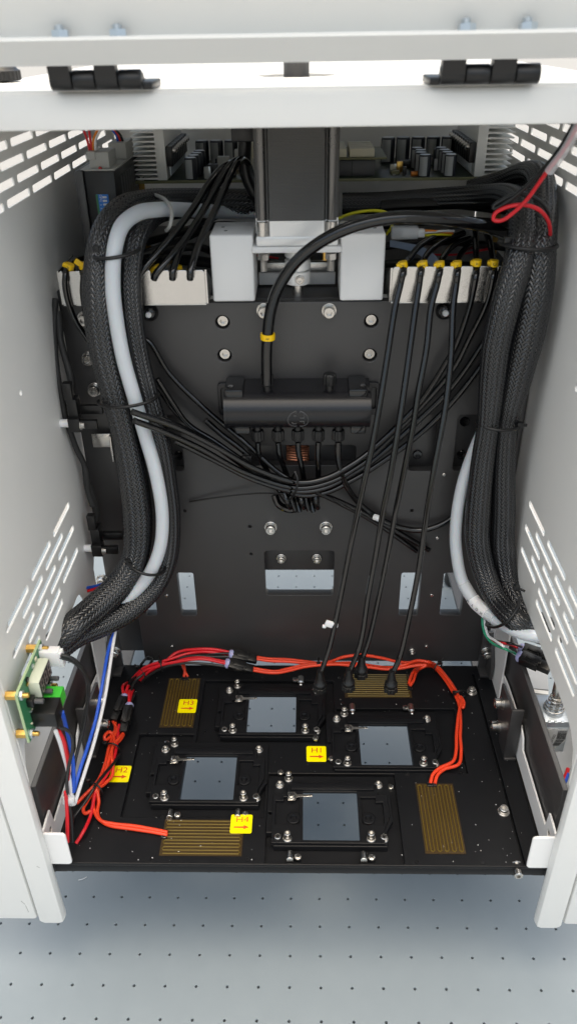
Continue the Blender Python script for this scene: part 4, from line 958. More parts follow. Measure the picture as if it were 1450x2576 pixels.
# ---- thin red and black pair at the right with a clear sleeve
hose('thin_wire', LP([(1470, 280, 60), (1420, 370, 75), (1368, 440, 88), (1325, 500, 97), (1290, 535, 102), (1258, 555, 105), (1240, 552, 106), (1243, 538, 106), (1270, 522, 104), (1310, 515, 102), (1350, 525, 104), (1377, 555, 112), (1382, 590, 124), (1378, 605, 135)], 0), 1.25, 'red', 'thin red wire looping over the top of the right bundle', 'wire', None, 10)
hose('thin_wire', LP([(1455, 285, 62), (1405, 375, 77), (1355, 435, 90), (1310, 480, 99), (1262, 515, 106), (1241, 525, 108), (1240, 518, 108), (1262, 503, 107), (1300, 488, 105), (1340, 496, 106), (1372, 525, 114), (1382, 560, 126)], 0), 1.25, 'wblack', 'thin black wire looping beside the red wire at right', 'wire', None, 10)
hose('clear_sleeve', LP([(1468, 285, 60), (1425, 365, 74), (1380, 430, 86)], 0), 2.9, 'clear', 'clear plastic sleeve round the red and black wires at right', 'sleeve', None, 14)
# ---- manifold
YMf = 138.0
mf = thing('air_manifold', 'black moulded air manifold with a round emblem on the back plate', 'manifold', U(750, 1090, 'Y', YMf))
xa, xb2 = U(567, 1050, 'Y', 128).x, U(932, 1045, 'Y', 128).x
zc = U(750, 1048, 'Y', 126).z; rad = 15
prof = [(161.5, zc + rad + .8)] + [(142 - rad * math.cos(R(a)), zc + rad * math.sin(R(a))) for a in range(80, -81, -8)] + [(161.5, zc - rad - .8)]
MB().prism([(xa, y, z) for y, z in prof], (xb2 - xa, 0, 0)).build('body', 'manif', mf, 30)
MB().prism([(xa - 1.2, 142 + (y - 142) * 1.03, zc + (z - zc) * 1.03) for y, z in prof], (2.4, 0, 0)).build('end_cap', 'manif', mf, 30)
for sx, x in ((-1, xa), (1, xb2)):
    x0_, x1_ = sorted((x - sx * 2, x + sx * 8.5))
    hx = x + sx * 4.2
    plate('slotted_ear', rrect(x0_, zc - 14, x1_, zc + 13, 3), [rrect(hx - 1.7, zc - 9, hx + 1.7, zc + 9, 1.6)], 3, 'manif', mf, (0, 160.3, 0), (1, 0, 0), (0, 0, 1), .4)
for x, y in ((590, 992), (898, 990)):
    p = U(x, y, 'Y', 142); MB().bb(p.x - 7, p.x + 7, 133, 161, zc + 11.5, zc + 18.5, 1.8).build('strap_lug', 'blkg', mf)
for x in (612, 898):
    p = U(x, 1100, 'Y', 142); MB().bb(p.x - 6, p.x + 6, 134, 161, zc - 19, zc - 12, 1.8).build('strap_lug', 'blkg', mf)
def barb(x, up):
    s_ = 1 if up else -1; z0 = zc + s_ * (rad - .5)
    b = MB().lathe([(3, 0), (3, 4 * s_), (4.5, 4.2 * s_), (5, 5.5 * s_), (5, 12 * s_), (4.2, 13 * s_), (2.4, 13.2 * s_)], (x, 142, z0), n=24)
    for i, q in enumerate(b.v):
        if (i % 24) % 3 == 0 and abs(q.z - z0) > 4.1: q.x = x + (q.x - x) * .87; q.y = 142 + (q.y - 142) * .87
    b.build('port_fitting', 'blk', mf, 30)
for x in (672, 828): barb(U(x, 985, 'Y', 142).x, True)
px = [U(x, 1100, 'Y', 142).x for x in (648, 699, 748.6, 800, 850)]
for x in px: barb(x, False)
# emblem: two half rings with strokes
e0 = U(749, 1058, 'Y', 127.2); ph0 = math.atan2(e0.z - zc, 142 - e0.y)
def onbody(u, v):
    a = ph0 + v / rad; return Vector((e0.x + u, 142 - (rad + .02) * math.cos(a), zc + (rad + .02) * math.sin(a)))
strokes = [[(-1.2, 7.6)] + [(7.6 * math.cos(R(a)), 7.6 * math.sin(R(a))) for a in range(102, 259, 12)], [(7.6 * math.cos(R(a)), 7.6 * math.sin(R(a))) for a in range(-78, 79, 12)],
           [(-1.3, 7.2), (-1.3, -7.2)], [(1.3, 7.2), (1.3, -7.2)], [(-3.2, 4), (-1.3, 4)], [(-1.3, -3), (-3.5, -3.6), (-4.8, -1.8)], [(1.3, 2.2), (4.6, 2.2)], [(4.6, 5), (4.6, -3.6)], [(1.3, -1), (4.6, -1)]]
em = MB()
for s_ in strokes: em.tube([onbody(*q) for q in s_], .5, n=6, sub=2)
em.build('emblem', 'embl', mf, 50)
# tubes under the manifold
low = [[(648, 1112, 142), (650, 1140, 143), (672, 1185, 148), (700, 1230, 150), (725, 1268, 150)], [(699, 1112, 142), (702, 1140, 143), (715, 1180, 148), (735, 1230, 151), (755, 1278, 150)], [(749, 1112, 142), (750, 1135, 142), (758, 1175, 144), (766, 1220, 150), (775, 1280, 151)],
       [(800, 1112, 142), (799, 1140, 142), (800, 1190, 146), (798, 1235, 152), (796, 1272, 152)]]
for k, p in enumerate(low): hose('air_tube', LP(p, 0), 2.3, 'tube', 'short black tube dropping from the %s lower manifold port' % ['first', 'second', 'middle', 'fourth'][k], 'tube', 'short manifold tubes')
hose('air_tube', LP([(850, 1112, 142), (850, 1150, 141), (858, 1190, 143), (878, 1235, 150), (912, 1275, 154), (960, 1308, 155), (1010, 1328, 155), (1060, 1333, 155), (1110, 1318, 156), (1150, 1290, 158), (1200, 1230, 158)], 0), 2.5, 'tube', 'black tube swinging right from the last lower manifold port', 'tube')
nd = thing('tube_knot', 'gathered black tube ends bunched below the tie', 'tube bundle', U(765, 1285, 'Y', 150))
for k in range(7): MB().tube(LP([(715 + 13 * k, 1240 + (k % 2) * 6, 146), (722 + 12 * k, 1262, 143 + k % 3 * 3), (730 + 11.5 * k, 1278 + (k % 3) * 5, 146)], 0), 2.2, n=8).build('tube_end', 'tube', nd, 60)
tag(MB().tube(LP([(690, 1245, 152), (700, 1268, 150), (725, 1281, 148), (745, 1280, 148)], 0), 3.2, n=10).build('tube_bend', 'tube'), 'bent black tube at the left of the bunched tube ends', 'tube')
MB_ = MB().tube(LP([(940, 1300, 150), (949, 1303, 148), (957, 1307, 147)], 0), 2.6, n=10).build('white_tip', 'whitep'); tag(MB_, 'small white plastic tip beside the second hanging tube', 'cap')
wtie = thing('white_tie', 'white plastic clip on the hanging tube at far left', 'clip', U(835, 1570, 'Y', 75))
c = U(840, 1572, 'Y', 76.5); MB().lathe([(2.1, -1.2), (3, -1.2), (3, 1.2), (2.1, 1.2)], c, n=16).build('clip_band', 'whitep', wtie); p = U(829, 1570, 'Y', 73); MB().box(p, (8, 2.2, 6), .9, Euler((0, R(20), 0)).to_matrix()).build('clip_flag', 'whitep', wtie); MB().box(p + Vector((-4.5, 0, -2.2)), (3, 2, 3), .7).build('clip_tip', 'whitep', wtie)
# ================================================================== wiring on the stage
def W(pts, m, lab, r=1.3, z=None, cat='wire', grp=None):
    """each point: (x, y, plane value) on Y planes, or (x, y, 'Z', value)"""
    P = [U(p[0], p[1], 'Y', p[2]) if len(p) == 3 else U(p[0], p[1], p[2], p[3]) for p in pts]
    o = MB().tube(P, r, n=8, sub=7).build('wire', m, None, 60); return tag(o, lab, cat, grp)
Kp = lambda pts, Y: [(*zK(a, b), Y) for a, b in pts]
Jz = lambda pts, Z: [(*zJ(p[0], p[1]), 'Z', p[2] if len(p) > 2 else Z) for p in pts]
YW = 148
def plug(p0, p1, w, h, lab, flip=1):
    a, b = Vector(p0), Vector(p1); d = (b - a); L = d.length; d.normalize()
    up = Vector((0, -.35, 1)); up = (up - d * up.dot(d)).normalized(); s_ = up.cross(d)
    rot = Matrix((d, s_, up)).transposed()
    t = thing('wire_connector', lab, 'connector', (a + b) / 2)
    MB().box(a + d * L * .32, (L * .6, w, h), .5, rot).build('socket_half', 'blk', t)
    MB().box(a + d * L * .78, (L * .44, w * .8, h * .75), .4, rot).build('plug_half', 'blk', t)
    MB().box(a + d * L * .45 + up * h * .55, (L * .5, w * .45, 1.2), .3, rot).build('latch', 'blk', t)
    MB().box(a + d * L * .62 + up * h * .5, (1.2, w * .9, 1.4), .2, rot).build('latch_bar', 'blk', t)
    q = Vector((0, 0, 1)).rotation_difference(-d).to_matrix()
    MB().lathe([(w * .48, -1), (w * .5, 1), (w * .4, 2.6), (w * .2, 3.4)], a, rot=q, n=16).build('sealant', 'lens', t, 60)
    return t
plug(U(*zK(838, 118), 'Y', YW - 3), U(*zK(1042, 158), 'Y', YW - 3), 9.5, 7.5, 'upper black wire connector at the back of the stage')
plug(U(*zK(806, 190), 'Y', YW - 12), U(*zK(1015, 240), 'Y', YW - 12), 9.5, 7.5, 'lower black wire connector at the back of the stage')
plug(U(*zJ(880, 500), 'Z', 139), U(*zJ(805, 665), 'Z', 138), 8, 7.5, 'black wire connector at left nearer the side panel')
plug(U(*zJ(915, 560), 'Z', 141), U(*zJ(872, 748), 'Z', 137), 8, 7.5, 'black wire connector at left nearer the H3 heater')
gR = 'red and black wires at the back of the stage'
W([(*zJ(885, 495), 'Z', 140)] + [(*zJ(905, 420), 'Z', 138)] + Kp([(30, 380), (110, 262), (270, 196)], 136) + Kp([(400, 100), (560, 74), (700, 76), (815, 98)], YW - 2), 'red', 'topmost red wire arching into the upper connector', 1.45)
W([(*zJ(880, 495), 'Z', 138)] + [(*zJ(870, 420), 'Z', 137)] + Kp([(20, 330), (130, 226), (330, 158)], 138) + Kp([(500, 106), (650, 96), (815, 118)], YW - 4), 'red', 'second red wire from the top, running into the upper connector', 1.45)
W([(*zJ(880, 500), 'Z', 137), (*zJ(925, 380), 'Z', 136)] + Kp([(130, 268), (300, 196), (520, 138), (680, 112), (815, 108)], YW - 5), 'wblack', 'black wire crossing the red ones into the upper connector', 1.15)
W([(*zJ(905, 540), 'Z', 137), (*zJ(960, 380), 'Z', 135)] + Kp([(180, 240), (300, 182), (500, 131), (700, 136), (815, 134)], YW - 8), 'wgrey', 'dark grey wire under the red ones into the upper connector', 1.3)
W([(*zJ(915, 555), 'Z', 141), (*zJ(915, 460), 'Z', 139)] + Kp([(40, 400), (150, 270), (330, 196), (480, 152), (620, 146), (790, 178)], YW - 12), 'red', 'front red wire running into the lower connector', 1.45)
W([(*zJ(912, 555), 'Z', 139), (*zJ(930, 470), 'Z', 137)] + Kp([(70, 380), (200, 232), (420, 172), (600, 154), (790, 190)], YW - 14), 'red', 'second red wire running into the lower connector', 1.45)
W([(*zJ(912, 560), 'Z', 136), (*zJ(950, 480), 'Z', 134)] + Kp([(60, 420), (140, 310), (280, 226), (430, 190), (600, 192), (790, 214)], YW - 15), 'wgrey', 'lowest dark grey wire running into the lower connector', 1.3)
o1 = [(640, 1651), (690, 1656), (740, 1661), (795, 1667)]
gO = 'orange heater wires'
def orange(pts, lab, r=1.45): return W(pts, 'orange', lab, r)
def off(pts, dx, dy, dY=0): return [(x + dx, y + dy, Y + dY) for x, y, Y in pts]
LpY = lambda pts, Y: [(*zL(a, b), Y) for a, b in pts]
main1 = LpY([(5, 122), (100, 134), (220, 138), (330, 150), (440, 163), (520, 155), (600, 125), (680, 110), (745, 105), (800, 112), (900, 130), (1000, 155), (1100, 160), (1200, 152)], YW - 4)
r1a = main1 + [(*zL(1270, 178), 'Z', 136), (*zL(1340, 255), 'Z', 134), (*zL(1400, 340), 'Z', 134), (*zL(1440, 430), 'Z', 134), (*zL(1425, 560), 'Z', 133), (*zL(1415, 680), 'Z', 132.5), (*zL(1412, 790), 'Z', 132.5), (*zL(1390, 860), 'Z', 132.5), (*zL(1300, 905), 'Z', 133), (*zL(1250, 950), 'Z', 133), (*zL(1230, 1015), 'Z', 132)]
orange(r1a, 'orange wire along the back, ending outermost on the right front heater')
main2 = LpY([(5, 134), (100, 148), (220, 152), (330, 162), (440, 172), (530, 168), (640, 162), (740, 170), (830, 185), (920, 195), (1000, 192), (1080, 176), (1180, 172)], YW - 9)
r2a = main2 + [(*zL(1262, 198), 'Z', 134), (*zL(1330, 275), 'Z', 133), (*zL(1385, 360), 'Z', 133), (*zL(1428, 440), 'Z', 133), (*zL(1445, 570), 'Z', 132), (*zL(1442, 680), 'Z', 132), (*zL(1448, 790), 'Z', 132), (*zL(1430, 880), 'Z', 132), (*zL(1330, 915), 'Z', 132), (*zL(1280, 960), 'Z', 132.4), (*zL(1262, 1018), 'Z', 132)]
orange(r2a, 'second orange wire along the back to the right front heater')
m3 = LpY([(-20, 200), (60, 215), (140, 222), (220, 205), (330, 180), (440, 168), (560, 166), (680, 172), (740, 180), (880, 200), (960, 196)], YW - 14) + [(*zL(1040, 178), 'Y', YW - 16), (*zL(1140, 146), 'Y', YW - 10), (*zL(1220, 158), 'Y', YW - 12), (*zL(1265, 186), 'Z', 137), (*zL(1350, 275), 'Z', 136), (*zL(1440, 420), 'Z', 134.6), (*zL(1462, 480), 'Z', 135), (*zL(1468, 440), 'Z', 135), (*zL(1445, 400), 'Z', 135)]
orange(m3, 'orange wire from the lower connector, looping back at the right tie')
m4 = LpY([(-20, 214), (60, 228), (150, 232), (240, 215), (340, 190), (440, 178)], YW - 16) + [(*zL(900, 206), 'Y', YW - 18), (*zL(1060, 196), 'Y', YW - 18)]
m4 = LpY([(-20, 214), (60, 228), (150, 232), (240, 215), (340, 190), (440, 178), (560, 172), (700, 182), (800, 192), (920, 206), (1020, 200), (1120, 182), (1200, 178)], YW - 17) + [(*zL(1170, 196), 'Y', 130), (*zL(1130, 230), 'Z', 135), (*zL(1110, 290), 'Z', 133), (*zL(1085, 328), 'Z', 132)]
orange(m4, 'orange wire turning down to the right rear heater')
orange([(*zL(1240, 184), 'Z', 136), (*zL(1180, 186), 'Z', 137), (*zL(1120, 212), 'Z', 136), (*zL(1092, 262), 'Z', 134), (*zL(1078, 315), 'Z', 132)], 'short orange wire beside the one feeding the right rear heater')
for k, (a, l) in enumerate((((1300, 262), 'left one of the two short orange wires on the left rear heater'), ((1325, 262), 'right one of the two short orange wires on the left rear heater'))):
    s_ = 1 if k == 0 else -1
    orange([(*zJ(1285 + 15 * k, 225), 'Z', 136), (*zJ(1290 + 12 * k, 262), 'Z', 136), (*zJ(1308, 310), 'Z', 135 + k), (*zJ(1330 - 28 * k, 350), 'Z', 132)], l, 1.2)
# left cluster
orange(Jz([(800, 665, 137), (825, 730, 138), (790, 800, 138), (770, 860, 139), (750, 950, 138), (715, 1050, 137), (670, 1120, 139), (600, 1190, 136), (545, 1248, 135)], 136), 'orange wire with a free end at far left of the stage')
orange(Jz([(818, 668, 136), (810, 740, 138), (745, 800, 140), (742, 770, 142), (775, 742, 141), (805, 775, 139), (795, 850, 140), (765, 960, 139), (735, 1060, 138), (690, 1140, 139), (662, 1230, 135), (672, 1310, 134), (715, 1370, 133), (800, 1392, 132), (950, 1408, 132), (1085, 1432, 132), (1185, 1452, 132)], 136), 'orange wire with a small loop, running to the front heater')
orange(Jz([(872, 750, 136), (840, 790, 138), (805, 835, 139), (790, 900, 140), (800, 980, 138), (795, 1050, 136), (740, 1110, 136), (695, 1150, 138), (700, 1240, 134), (690, 1300, 133), (700, 1350, 132), (760, 1398, 132), (940, 1428, 132), (1085, 1450, 132), (1185, 1470, 132)], 136), 'orange wire bowing past the H2 sticker to the front heater')
orange(Jz([(880, 750, 134), (850, 800, 135), (800, 850, 136), (775, 960, 136), (740, 1060, 135), (680, 1140, 137), (620, 1230, 135), (590, 1290, 135), (605, 1318, 135), (645, 1300, 136)], 136), 'orange wire making a small loop below the lower left tie')
W(Jz([(845, 690, 138), (830, 800, 137), (815, 900, 137), (780, 1000, 138), (720, 1100, 138), (680, 1160, 138), (660, 1250, 136), (640, 1340, 134), (590, 1450, 134), (540, 1530, 130)], 136), 'red', 'red wire running down through the left ties towards the front tab', 1.4)
W(Jz([(850, 900, 138), (800, 970, 139), (740, 1040, 140), (680, 1120, 140), (610, 1230, 137), (530, 1340, 134), (500, 1400, 134)], 136), 'wblack', 'black wire crossing the orange cluster at left', 1.3)
W(Jz([(985, 290, 137), (1010, 250, 142), (1050, 212, 146), (1080, 225, 146), (1060, 262, 141)], 137), 'wblack', 'black wire loop standing up at the back left tie', 1.3)
def ftie(x, y, Z, a, b, lab, tail=None):
    c = U(*zJ(x, y), 'Z', Z) if not isinstance(x, tuple) else None
    return c
def wtie(c, d, rx, rz, head, lab, tail=None):
    """tie round a wire run with direction d at point c"""
    d = Vector(d).normalized(); up = Vector((0, 0, 1)); s_ = d.cross(up).normalized()
    pts = [Vector(c) + s_ * rx * math.cos(R(a)) + up * rz * math.sin(R(a)) for a in range(0, 361, 30)]
    t = ring(pts, .75, lab=lab, group='ties round the stage wires', head=Vector(c) + s_ * rx * head + up * rz * .8, tail=tail, hs=3.6); return t
wtie(U(*zK(265, 196), 'Y', 138), (1, .3, 0), 7, 6, .1, 'black cable tie with upright tail on the red wires at back left', (-1, 1, 6))
wtie(U(*zJ(1005, 330), 'Z', 137), (1, .9, 0), 6, 5, -1, 'black cable tie below the first on the red wires at left', (-3, 1, 3))
wtie(U(*zJ(800, 858), 'Z', 138), (.2, 1, 0), 6, 6, -1.1, 'black cable tie on the orange wires just below the left connectors')
wtie(U(*zJ(680, 1142), 'Z', 138), (.6, 1, 0), 7, 6, -1.1, 'black cable tie on the orange wires below the H2 sticker', (-5, 3, 3))
wtie(U(*zL(440, 168), 'Y', YW - 11), (1, 0, 0), 6, 5.5, .8, 'black cable tie at the middle of the orange wires along the back')
wtie(U(*zL(1285, 190), 'Z', 136), (.7, -.7, 0), 6, 5, -.3, 'black cable tie where the orange wires turn forward at right', (4, 3, 3))
wtie(U(*zM(505, 440), 'Z', 134.5), (.25, -1, 0), 6.4, 4.5, .9, 'black cable tie on the orange wires above the right screw', (5, 2, 1))
# dust specks on the stage
ds = MB(); rnd = random.Random(3)
for k in range(260):
    x, y, s_ = rnd.uniform(-190, 158), rnd.uniform(-52, 150), rnd.choice((.18, .22, .3, .45))
    if any(abs(x - gx) < 52 and abs(y - gy) < 38 for gx, gy in GC): continue
    a = rnd.uniform(0, 3); ds.box((x, y, ZF + .32), (s_ * rnd.uniform(1, 2), s_, .1), 0, Euler((0, 0, a)).to_matrix())
tag(ds.build('dust_specks', 'pwhite'), 'pale dust specks scattered on the stage plate', 'dust', None, 'stuff')
# ================================================================== small control board at the left panel
XBd = -189.0
TB, TF, BF = [U(*zP(a, b), 'X', XBd) for a, b in ((585, 370), (240, 1140), (430, 1810))]
zt_, zb_ = (TB.z + TF.z) / 2, BF.z; yb_, yf_ = TB.y, (TF.y + BF.y) / 2
ctl = thing('control_board', 'small green circuit board with digit display and green terminal at left panel', 'circuit board', (XBd, (yb_ + yf_) / 2, zb_))
MB().bb(XBd - 1.6, XBd, yf_, yb_, zb_, zt_).build('board', 'pcb', ctl)
for a in ((XBd - 1.65, XBd + .03, yf_ - .2, yf_, zb_, zt_), (XBd - 1.65, XBd + .03, yf_, yb_, zt_, zt_ + .2)): MB().bb(*a).build('board_edge', 'pcbe', ctl)
bs = MB().lathe([(3, 0), (3, XBd - XL - 1.7)], ax='X', n=6).mesh('standoff', 'brass'); bt = MB().lathe([(1.7, 0), (1.7, 3.4), (1, 4)], ax='X', n=14).mesh('screw_tip', 'brass'); bn2 = MB().lathe([(3.2, 0), (3.2, 1.8)], ax='X', n=6).mesh('nut', 'zinc')
for y in (yf_ + 4, yb_ - 4):
    for z in (zb_ + 4, zt_ - 4):
        link('standoff', bs, ctl, (XL + .1, y, z)); link('screw_tip', bt, ctl, (XBd + 1.8, y, z)); link('nut', bn2, ctl, (XBd, y, z))
d0, d1 = U(*zP(515, 552), 'X', XBd), U(*zP(392, 1082), 'X', XBd)
d0.y = min(d0.y, yb_ - 9)
zd = zt_ - 5.5
dsp = MB().bb(XBd + .1, XBd + 7.5, d1.y + 2, d0.y, zd - 13, zd, .3).build('display', 'disp', ctl)
MB().bb(XBd + 7.5, XBd + 7.8, d1.y + 2.5, d0.y - .5, zd - 12.5, zd - .6).build('display_face', 'blk', dsp)
ny = 3; dw = (d0.y - d1.y - 3) / ny
for k in range(ny):
    y0_ = d1.y + 2.8 + k * dw; sg = MB()
    for (a, b, c, d_) in ((.15, .3, .12, .46), (.15, .3, .54, .88), (.7, .85, .12, .46), (.7, .85, .54, .88), (.3, .7, .04, .14), (.3, .7, .45, .55), (.3, .7, .86, .96)):
        sg.bb(XBd + 7.8, XBd + 7.95, y0_ + a * dw, y0_ + b * dw, zd - 12 + c * 11, zd - 12 + d_ * 11)
    sg.build('digit', 'segs', dsp)
MB().bb(XBd + .1, XBd + 13, yb_ - 9, yb_ - 2, zt_ - 16, zt_ - 3.5, .5).build('white_socket', 'whitep', ctl)
MB().bb(XBd + 11, XBd + 15, yb_ - 8, yb_ - 3, zt_ - 17.5, zt_ - 4.5, .4).build('socket_plug', 'whitep', ctl)
g0, g1 = U(*zP(905, 1022), 'X', XBd + 15), U(*zP(832, 1215), 'X', XBd + 15)
MB().prism([(XBd + .2, y, z) for y, z in ((g1.y, g1.z), (g0.y, g1.z), (g0.y, g1.z - 10), (g1.y, g1.z - 10))], (14.8, 0, 0)).build('green_terminal', 'greenc', ctl)
for k in range(2): MB().bb(XBd + 4, XBd + 9, g1.y + 2 + 6 * k, g1.y + 3.2 + 6 * k, g1.z, g1.z + .7).build('terminal_rib', 'greenc', ctl)
r0, r1 = U(*zP(775, 1410), 'X', XBd + 16), U(*zP(800, 1655), 'X', XBd + 16)
MB().bb(XBd + .2, XBd + 16, r0.y, r0.y + 15, r1.z, r0.z, .5).build('relay', 'blk', ctl)
for (a, b, w_) in ((470, 1180, 6), (600, 1040, 5), (690, 860, 5)):
    p = U(*zP(a, b), 'X', XBd + 4); MB().bb(XBd + .1, XBd + 4.5, p.y - 3, p.y + 3, p.z - 6, p.z, .4).build('push_button', 'blk', ctl); MB().cyl((XBd + 4.4, p.y, p.z - 3), 1.7, 6, 'X', 14, .3).build('button_stem', 'gbox', ctl)
for k in range(46):
    y, z = rnd.uniform(yf_ + 2, yb_ - 3), rnd.uniform(zb_ + 2, zt_ - 3); s_ = rnd.choice((.8, 1.2, 1.8))
    if abs(y - d0.y) < 1: continue
    MB().bb(XBd + .02, XBd + rnd.uniform(.6, 1.4), y, y + s_ * 1.6, z, z + s_).build('board_component', rnd.choice(('zinc', 'blk', 'cream', 'brass', 'zinc')), ctl)
# wires of the control board
Jy = lambda pts: [(*zJ(a, b), Y) for a, b, Y in pts]
W(Jy([(430, 195, -15), (500, 215, -14), (560, 260, -10), (610, 330, -4), (632, 420, 0), (618, 560, 2), (590, 720, 0), (555, 860, -8), (525, 980, -16), (505, 1080, -22)]), 'wgrey', 'front dark grey wire curving from the white socket at left', 1.25)
W(Jy([(430, 212, -15), (510, 240, -12), (580, 300, -8), (618, 380, -2), (622, 480, 2), (600, 620, 4), (570, 780, 0), (535, 940, -8), (515, 1060, -18)]), 'wgrey', 'second dark grey wire curving from the white socket at left', 1.25)
W(Jy([(395, 735, -46), (420, 800, -44), (450, 900, -40), (478, 1000, -38), (500, 1120, -38), (515, 1220, -38)]), 'wwhite', 'white wire leaving the black relay downward at left', 1.45)
W(Jy([(415, 730, -44), (450, 800, -42), (475, 900, -40), (486, 980, -40), (480, 1080, -40)]), 'red', 'red wire leaving the black relay downward at left', 1.45)
W(Jy([(440, 600, -36), (462, 680, -32), (490, 800, -30), (515, 930, -32), (522, 1050, -36), (522, 1165, -38)]), 'blue', 'blue wire leaving the green terminal downward', 1.5)
W(Jy([(420, 712, -44), (470, 725, -42), (510, 775, -40), (515, 860, -42), (490, 970, -44), (475, 1080, -44), (478, 1180, -43)]), 'wgrey', 'dark grey wire bowing out below the black relay', 1.15)
W(Jy([(836, -10, 92), (800, 60, 84), (768, 160, 72), (738, 330, 52), (712, 480, 36), (680, 650, 18), (620, 850, -4), (570, 1000, -20), (524, 1165, -36)]), 'blue', 'long blue wire down the left side of the stage', 1.4)
W(Jy([(820, 10, 90), (800, 130, 76), (778, 280, 60), (752, 450, 42), (712, 640, 22), (660, 840, 2), (600, 1030, -18), (545, 1200, -34), (528, 1250, -38), (512, 1225, -40)]), 'wwhite', 'long white wire down the left side of the stage', 1.4)
jn = thing('wire_joint', 'translucent white wire joint above the left front tab', 'connector', U(*zJ(490, 1225), 'Y', -42))
c = U(*zJ(490, 1225), 'Y', -41); MB().box(c, (8.5, 5, 8), 1.4, Euler((0, R(8), 0)).to_matrix()).build('joint_body', 'clear', jn); MB().box(c, (5, 3, 5), 1).build('joint_core', 'whitep', jn)
W(Jy([(466, 1165, -43), (474, 1260, -43), (478, 1350, -44), (480, 1450, -46), (480, 1520, -48)]), 'red', 'red wire going down behind the left front tab', 1.45)
W(Jy([(492, 1250, -42), (504, 1330, -43), (512, 1450, -46), (514, 1520, -48)]), 'wblack', 'black wire going down behind the left front tab', 1.4)
W(Jy([(575, 755, 150 - 45), (640, 735, 112), (710, 705, 125), (790, 660, 140), (850, 640, 150)]) if False else [(*zG(565, 750), 120), (*zG(640, 735), 126), (*zG(720, 705), 134), (*zG(785, 665), 142)], 'red', 'red wire disappearing under the left sleeves at the panel', 1.3)
W([(*zG(575, 725), 120), (*zG(650, 712), 128), (*zG(720, 692), 136), (*zG(770, 668), 144)], 'blue', 'dark blue wire beside the red one under the left sleeves', 1.3)
# ================================================================== sensors on the left panel
def photo(z, a, lab, k):
    base = U(*z(*a[0]), 'X', XL); Y = base.y
    t = thing('slot_sensor', lab, 'sensor', base)
    p1 = U(*z(*a[1]), 'Y', Y); w_ = p1.x - XL
    MB().cyl((XL + .1, Y, base.z), 3.2, w_, 'X', 18).build('white_spacer', 'whitep', t)
    MB().bb(XL + w_, XL + w_ + 9, Y - 5, Y + 5, base.z - 5.5, base.z + 5.5, .5).build('sensor_body', 'blk', t)
    MB().bb(XL + w_ + 8.5, XL + w_ + 22, Y - 4.5, Y - 1, base.z - 3, base.z + 4, .4).build('prong', 'blk', t)
    MB().bb(XL + w_ + 8.5, XL + w_ + 25, Y + 5, Y + 9, base.z + 5, base.z + 12, .4).build('prong', 'blk', t)
    MB().bb(XL + w_ + .5, XL + w_ + 8, Y - 2, Y + 9, base.z + 5.2, base.z + 20, .5).build('sensor_neck', 'blk', t)
    MB().bb(XL + w_ - .5, XL + w_ + 6, Y - 2, Y + 4, base.z + 19, base.z + 33, .5).build('cable_plug', 'blk', t)
    screw('m3s', t, (XL + w_ + 9.2, Y - 3.5, base.z), FACE_PX)
    return base, w_
b1, w1 = photo(zD, ((430, 822), (495, 822)), 'black slot sensor on a white spacer high on the left panel', 0)
b2, w2 = photo(zG, ((600, 438), (658, 438)), 'black slot sensor on a white spacer low on the left panel', 1)
hose('sensor_cable', [U(*zD(x, y), 'Y', Y) for x, y, Y in ((395, -60, 165), (388, 40, 163), (385, 160, 158), (392, 330, 152), (415, 520, 146), (450, 700, 143), (470, 800, 142), (505, 900, 144), (545, 1010, 146), (595, 1110, 148), (612, 1180, 148), (625, 1300, 148), (660, 1400, 148))], [2.4] * 9 + [2.4, 3.2, 2.6, 3.2], 'rubber', 'black sensor cable hugging the left panel', 'cable')
hose('sensor_cable', [U(*zD(x, y), 'Y', Y) for x, y, Y in ((412, 30, 166), (420, 120, 162), (428, 220, 158), (460, 350, 153), (492, 450, 150), (508, 540, 148), (512, 610, 147))], [3.2, 3.2, 2.7, 2.6, 3.2, 3, 2], 'rubber', 'shrink wrapped black cable above the upper slot sensor', 'cable')
hose('sensor_cable', [U(*zG(x, y), 'Y', Y) for x, y, Y in ((630, -20, 150), (650, 60, 150), (670, 120, 150), (682, 190, 150), (680, 260, 148))], [2.6, 3.2, 3.4, 3, 2.4], 'rubber', 'shrink wrapped black cable above the lower slot sensor', 'cable')
# ================================================================== solenoid and connectors at the right
ZS = 196.0
so4 = [U(*zM(a, b), 'Z', ZS) for a, b in ((1110, 440), (1310, 440), (1400, 655), (1200, 668))]
sol = thing('spring_solenoid', 'zinc plated solenoid with coil spring and barcode sticker at lower right', 'solenoid', (sum((q.x for q in so4)) / 4, sum((q.y for q in so4)) / 4, ZS - 34))
sx0, sx1 = (so4[0].x + so4[3].x) / 2, (so4[1].x + so4[2].x) / 2; sy1, sy0 = (so4[0].y + so4[1].y) / 2, (so4[2].y + so4[3].y) / 2
MB().bb(sx0, sx1, sy0, sy1, ZS - 34, ZS, .8).build('frame', 'zinc', sol)
MB().bb(sx0 + 1, sx1 - 1, sy0 - .9, sy0 - .1, ZS - 31, ZS - 6, .2).build('front_plate', 'zinc', sol)
pc = U(*zM(1262, 560), 'Z', ZS)
sp = []
for k in range(64):
    t = k / 63; a = t * 2 * math.pi * 5.2; rr = 8.2 - 4.2 * t; sp.append((pc.x + rr * math.cos(a), pc.y + rr * math.sin(a), ZS + .8 + 15 * t))
MB().tube(sp, .55, n=6, sub=3).build('coil_spring', 'steel', sol, 60)
MB().lathe([(3.6, 0), (3.6, 17), (4.4, 17.2), (4.4, 27), (3.4, 29), (1, 29.4)], (pc.x, pc.y, ZS), n=20).build('plunger', 'steel', sol)
